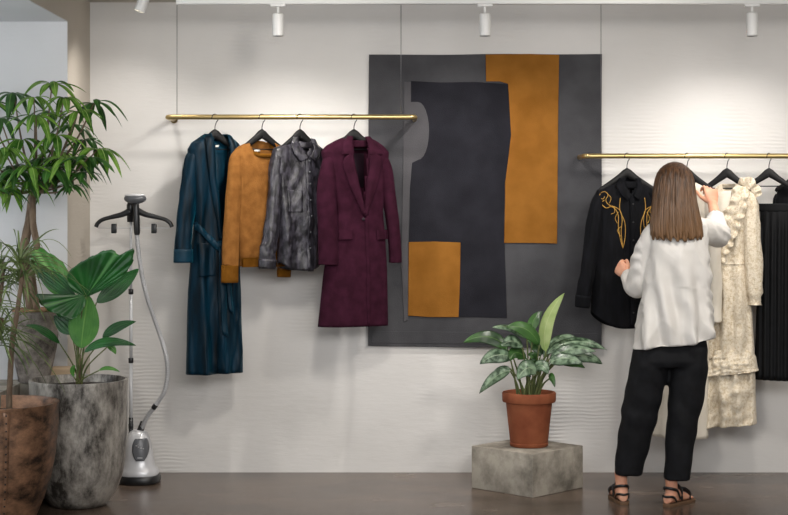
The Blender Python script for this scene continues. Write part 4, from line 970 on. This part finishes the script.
hand(body, Lwr, (-.38,.75,.42), (.65,.3,-.2), (.1,.1,1), [(50,60,30),(55,62,30),(60,62,30),(66,60,30)], sc=.97, thumb=(.9,.35,.5))
# legs + feet
Lank, Rank = V(621.5,484,-.885), V(671.5,488,-.955)
Lank.z, Rank.z = .095, .095
Lhip, Rhip = V(656,352,-.93), V(688,352,-.93)
Lkn, Rkn = V(639,412,-.915), V(682,415,-.94)
limb(body, [Lhip, Lhip.lerp(Lkn,.5), Lkn, Lkn.lerp(Lank,.35), Lank+Vector((0,0,.09)), Lank, Lank+Vector((0,0,-.045))], [.066,.060,.044,.044,.032,.030,.032])
limb(body, [Rhip, Rhip.lerp(Rkn,.5), Rkn, Rkn.lerp(Rank,.35), Rank+Vector((0,0,.09)), Rank, Rank+Vector((0,0,-.045))], [.066,.060,.044,.044,.032,.030,.032])
def foot(mb, ank, yaw):
    """toes point along +y turned by yaw"""
    Mx = Matrix.Rotation(yaw, 3, 'Z'); o = Vector((ank.x, ank.y, 0)); SO = .014
    def fp(x, y, z): return o+Mx @ Vector((x*.88, y*.88, z*.95+SO))
    rs = []
    for y, w, h, x in ((-.058,.014,.030,0),(-.052,.024,.046,0),(-.035,.030,.062,0),(-.01,.032,.075,0),(.03,.033,.078,0),(.07,.035,.060,.002),(.11,.040,.045,.004),(.145,.044,.032,.005),(.165,.042,.024,.006)):
        ring = []
        for i in range(20):
            a = 2*math.pi*i/20; zz_ = h*.5+h*.5*math.sin(a); ring.append(fp(x+w*math.copysign(abs(math.cos(a))**.8, math.cos(a))*(1-.25*max(0, math.sin(a))), y, zz_))
        rs.append(ring)
    mb.rings(rs, True, True)
    s_ = 1 if yaw < 0 else -1     # big toe on the inner side
    for k, (dx, L, r) in enumerate(((-.030,.042,.012),(-.010,.038,.0095),(.007,.034,.009),(.022,.029,.0085),(.035,.022,.008))):
        X = dx*s_+.005; mb.tube([fp(X, .150-.01*k*.4, .013), fp(X, .150-.006*k+L*.6, .014), fp(X, .150-.006*k+L, .010)], [r, r, r*.75], 10)
    return fp
LY, RYW = R(5), R(-40)
foot(body, Lank, LY); foot(body, Rank, RYW)
bo = body.build('body', M['skin'], wr)
remesh(bo, .0034, 3, .5)
# eyes
for sx in (-1, 1):
    m = MB(); m.sphere(hc+Vector((sx*.031,.080,.006)), .0125, 14, 10); e = m.build('eye', M['white'], wr)
    m = MB(); m.sphere(hc+Vector((sx*.031,.0895,.006)), (.0055,.004,.0055), 12, 8); m.build('iris', M['bark'], e)
# sandals
for ank, yaw, nm in ((Lank, LY, 'l'), (Rank, RYW, 'r')):
    Mx = Matrix.Rotation(yaw, 3, 'Z'); o = Vector((ank.x, ank.y, 0)); fp = lambda x, y, z: o+Mx @ Vector((x*.88, y*.88, z))
    m = MB(); outl = [(-.0,-.066),(.022,-.06),(.033,-.04),(.035,0),(.036,.05),(.045,.11),(.051,.15),(.045,.185),(.022,.202),(-.005,.203),(-.03,.19),(-.044,.16),(-.044,.11),(-.036,.05),(-.035,0),(-.033,-.04),(-.022,-.06)]
    ex = [(a, b) for a, b in outl]
    m.rings([[fp(a*.97+.002, b*.985, .0) for a, b in ex], [fp(a+.002, b, .003) for a, b in ex], [fp(a+.002, b, .013) for a, b in ex], [fp(a*.96+.002, b*.985, .016) for a, b in ex]], True, True)
    so = m.build('sandal', M['sole'], wr, auto=40)
    def strap(pts, w=.008):
        m = MB(); m.tube(smooth_path([fp(*p) for p in pts], 6), [(w, .0028)]*((len(pts)-1)*6+1), 8, up=(0,0,1)); m.build('strap', M['leather'], so)
    strap([(-.036,.035,.035),(-.040,0,.075),(-.030,-.035,.088),(0,-.050,.092),(.030,-.035,.088),(.040,0,.075),(.036,.035,.035)], .007)
    strap([(-.036,-.005,.022),(-.037,-.03,.045),(-.024,-.055,.052),(0,-.063,.050),(.024,-.055,.052),(.037,-.03,.045),(.036,-.005,.022)], .006)
    strap([(-.038,.045,.024),(-.034,.05,.070),(0,.052,.096),(.036,.05,.070),(.040,.045,.024)], .009)
    strap([(-.044,.12,.022),(-.038,.125,.050),(.004,.13,.066),(.044,.125,.050),(.050,.12,.022)], .011)
    strap([(-.04,-.004,.080),(-.03,.03,.090),(.0,.05,.094)], .005)
# trousers
tm = MB()
loft(tm, [(324,650,700,.08,-.93),(335,643,706,.092,-.93),(350,633,708.5,.118,-.93),(360,631,708,.125,-.93),(366,632,707.5,.11,-.93)], n=40)
def leg(rows): loft(tm, rows, n=32, p=.88)
leg([(348,634,672,.10,-.925),(365,630,668,.108,-.925),(380,628,666.5,.10,-.92),(400,624.5,662,.09,-.915),(430,620,654,.078,-.905),(455,616.5,647,.07,-.895),(474.5,614.5,641,.064,-.885)])
leg([(348,668,708,.10,-.93),(365,669,708,.108,-.93),(380,668.5,706.5,.10,-.93),(400,667.5,703,.09,-.935),(430,667,696,.078,-.94),(455,665.5,692,.07,-.95),(479.5,664,690,.064,-.955)])
to = tm.build('trousers', M['trouser'], wr)
def tdisp(p, n):
    a = .008*(.2-abs(N3(p.x*8+p.z*2, p.y*7, p.z*4.5)))+.009*N3(p.x*7, p.y*7, p.z*3.2)+.004*N3(p.x*20+3, p.y*20, p.z*9+p.x*14)+.003*math.sin(p.z*38+p.x*30+4*N3(p.x*4, p.y*4, p.z*4))*max(0, 1-abs(p.z-.45)/.35)
    return a
remesh(to, .007, 6, .5, tdisp)
# blouse
bm_ = MB()
def slant(px, py): return py
rows = [(212,667,687,.045,-.925),(215,663,692,.056,-.925),(219,656,700,.072,-.925),(225,650,707,.088,-.925),(234,648,708,.102,-.925),(250,648,708.5,.112,-.927),(270,646,709,.118,-.93),(290,643,710,.122,-.93),(310,639,712,.130,-.93),(325,635.5,713.5,.138,-.93),(341,631.5,714.5,.145,-.93)]
loft(bm_, rows, n=48, p=.85)
limb(bm_, [Lsh+Vector((.01,0,-.008)), Lsh.lerp(Lel,.30)+Vector((-.006,0,0)), Lsh.lerp(Lel,.7)+Vector((-.002,0,0)), Lel+Vector((.006,-.005,-.010)), Lel.lerp(Lwr,.3)+Vector((0,0,-.006)), Lel.lerp(Lwr,.62)], [.054,.058,.057,.058,.055,.043])
limb(bm_, [Rsh+Vector((-.02,0,-.010)), Rsh.lerp(Rel,.45)+Vector((0,0,-.004)), Rel+Vector((-.004,-.01,-.002)), Rel.lerp(Rwr,.30)+Vector((-.006,0,0)), Rel.lerp(Rwr,.52)], [.064,.064,.062,.054,.044])
bl = bm_.build('blouse', M['silk'], wr)
zs = V(0,219,-.93).z; zh = V(0,341,-.93).z
def bdisp(p, n):
    t = max(0, min(1, (zs-p.z)/(zs-zh))); x = p.x-wr.location.x
    d = .014*math.sin(x*58+3.0*N3(x*3, p.z*2.2, 1)+p.z*3)*min(1,t*1.4)*(.3+2.2*abs(N3(x*5, p.z*1.5, 9)))
    d += .030*(.18-abs(N3(x*8+p.z*3, p.y*5, p.z*2.4-x*3)))*(.4+t)
    d += .010*N3(x*9+p.z*7, p.y*6, p.z*2.2-x*4)*(.3+t)
    d += .005*math.sin((p.z*1.2+x*1.1)*46+5*N3(x*4, p.y*4, p.z*5))*max(0, 1-abs(x-.08)/.16)*(1 if t > .55 else .25)
    if x < -.13 or x > .18: d += .003*math.sin(p.z*80+p.y*30+6*N3(x*9, p.y*7, p.z*6)+x*40)
    d += .003*N3(x*30, p.y*22, p.z*16)
    return d
remesh(bl, .005, 6, .5, bdisp, .15)
# lower and slant the hem: longer on the left and at the back
for v in bl.data.vertices:
    p = v.co+wr.location; x = p.x-wr.location.x; k = max(0, (V(0,310,-.93).z-p.z)/(V(0,310,-.93).z-zh))
    if k > 0 and -.21 < x < .25: v.co.z -= k*(.016-x*.14+.004*math.sin(x*22))
bl.data.update()
m = MB(); m.tube(smooth_path([V(663,216,-.985), V(671,213,-.985), V(678,212.5,-.988), V(686,214,-.985), V(692,217,-.98)], 6), .006, 8); m.build('collar_band', M['silk'], bl)
for c_, nx_ in ((Lel.lerp(Lwr,.62), (Lwr-Lel)), (Rel.lerp(Rwr,.52), (Rwr-Rel))):
    d = nx_.normalized(); m = MB(); m.tube([c_-d*.018, c_-d*.012, c_+d*.012, c_+d*.016, c_+d*.010], [.040,.0455,.0445,.041,.034], 28, wob=lambda t, g, p: .07*N3(math.cos(g)*2, math.sin(g)*2, t*3)); m.build('cuff', M['silk'], bl)
# hair
hm = mat('brown_hair', '#2e1f16', '#64462e', rough=.42, scale=26, stretch=(3.2,3.2,.16), detail=5, bump=.7, bscale=60, bstretch=(3,3,.12), spec=.5, dist=.004)
n_ = hm.node_tree.nodes; L_ = hm.node_tree.links; tcx = [x for x in n_ if x.type == 'TEX_COORD'][0]
sx_ = n_.new('ShaderNodeSeparateXYZ'); L_.new(tcx.outputs['Object'], sx_.inputs[0])
mr_ = n_.new('ShaderNodeMapRange'); mr_.inputs['From Min'].default_value = 1.62; mr_.inputs['From Max'].default_value = 1.30; mr_.inputs['To Min'].default_value = .0; mr_.inputs['To Max'].default_value = .5
L_.new(sx_.outputs['Z'], mr_.inputs['Value']); mixn = n_.new('ShaderNodeMix'); mixn.data_type = 'RGBA'; L_.new(mr_.outputs['Result'], mixn.inputs['Factor'])
crn = [x for x in n_ if x.type == 'VALTORGB'][0]; L_.new(crn.outputs['Color'], mixn.inputs['A']); mixn.inputs['B'].default_value = srgb('#8f6d4b'); L_.new(mixn.outputs['Result'], n_['Principled BSDF'].inputs['Base Color'])
hrow = [(162.2,673,676,.006,-.925),(163.5,668.5,681,.04,-.925),(166.5,663.5,686,.068,-.925),(171,660,689.5,.092,-.925),(178,657.3,692,.106,-.925),(188,655.3,693.5,.112,-.93),(200,654,695,.110,-.94),(212,652.7,697.5,.105,-.955),(224,651.8,700.5,.096,-.965),(234,651.6,702.5,.088,-.97),(242,653,702.5,.080,-.972)]
hpy = [r[0] for r in hrow]
def hpt(py, a, out=0.0):
    l, r, d, y = [float(np.interp(py, hpy, [q[k] for q in hrow])) for k in (1,2,3,4)]
    c = V((l+r)/2, py, y); rx = (r-l)/2/Sh+out
    return Vector((c.x+rx*math.cos(a), y+(d+out)*math.sin(a), c.z))
m = MB(); rs = []; nh = 120
for j in range(41):
    py = 162.2+(240-162.2)*(j/40)**1.1; ring = []
    for i in range(nh+1):
        half = math.pi if py < 168 else math.pi-.62-.25*min(1, (py-168)/14)
        a = -math.pi/2+half*(2*i/nh-1)
        o_ = .0035*math.sin(i*1.9)*min(1, (py-162)/8)+.004*N3(i*.25, py*.02)+.002*N3(i*.9, py*.03)
        pyy = py + (3.2*N3(i*.35, 7)+2*math.sin(i*.8))*max(0, (py-215)/25)+ (-3*abs(math.cos(a)))*max(0, (py-222)/18)
        ring.append(hpt(min(pyy, 246), a, o_))
    rs.append(ring)
m.rings(rs, closed=False); ho = m.build('hair', hm, wr, solid=.006)
m = MB(); rnd = random.Random(3)
for i in range(210):
    a = -math.pi/2+rnd.uniform(-2.1, 2.1); y0 = rnd.uniform(163, 178); y1 = rnd.uniform(234, 243)-3*abs(math.cos(a))**2; dr = rnd.uniform(-.10,.10); o0 = rnd.uniform(.000,.005)
    P = [hpt(y0+(y1-y0)*k/14, a+dr*(k/14)**2+.03*N3(i, k*.3), o0+.003*N3(i*3.1, k*.25)) for k in range(15)]
    m.tube(P, [(.0022, .0012)]*2+[(rnd.uniform(.003,.0048), .002)]*11+[(.002,.0012),(.0006,.0006)], 6)
m.build('strands', hm, ho)
for hmm in (hm,):
    # object coordinates are relative to the person's base, so heights above match world heights
    pass

# ------------------------------------------------------------------ light
w = bpy.data.worlds.new('World'); bpy.context.scene.world = w; w.use_nodes = True
w.node_tree.nodes['Background'].inputs[0].default_value = (.86, .92, 1.0, 1); w.node_tree.nodes['Background'].inputs[1].default_value = .85
def area(loc, aim, size, power, color=(1,1,1), name='area'):
    L = bpy.data.lights.new(name, 'AREA'); L.shape = 'RECTANGLE'; L.size, L.size_y = size; L.energy = power; L.color = color
    o = bpy.data.objects.new(name, L); link(o); o.location = loc; o.rotation_euler = (Vector(aim)-Vector(loc)).to_track_quat('-Z', 'Y').to_euler(); return o
area((-2.58, -2.0, 1.5), (0, -1.2, 1.2), (2.6, 1.7), 26, (.90,.95,1.0), 'window_daylight')
area((1.0, -6.0, 2.5), (.5, -.2, .7), (5.0, 1.4), 172, (1,.985,.97), 'overhead_fill')  # added broad overhead fill that evens the light, no ceiling fitting
area((.4, -6.5, 2.3), (-1.6, -1.0, .5), (1.6, 1.0), 34, (1,.97,.94), 'front_left_fill')  # fill lamp added to brighten the pots on the left
for x in (-.6, 1.0, 2.5):
    L = bpy.data.lights.new('shop_spot', 'SPOT'); L.energy = 85; L.spot_size = R(80); L.spot_blend = .9; L.shadow_soft_size = .14; L.color = (1,.94,.86)
    o = bpy.data.objects.new('shop_spot', L); link(o); o.location = (x+.5, -2.4, 2.5); o.rotation_euler = (Vector((x-.2, 0, 1.05))-o.location).to_track_quat('-Z', 'Y').to_euler()

# ------------------------------------------------------------------ camera
cd = bpy.data.cameras.new('camera'); cam = bpy.data.objects.new('camera', cd); link(cam)
cam.location = (0, CAMY, CAMZ); cam.rotation_euler = (R(90), 0, 0); cd.sensor_width = 36; cd.lens = F/788*36; cd.shift_y = -(257.5-HY)/788
cd.clip_end = 100
bpy.context.scene.camera = cam
sc = bpy.context.scene
sc.view_settings.view_transform = 'Standard'; sc.view_settings.look = 'None'; sc.view_settings.exposure = 0.0
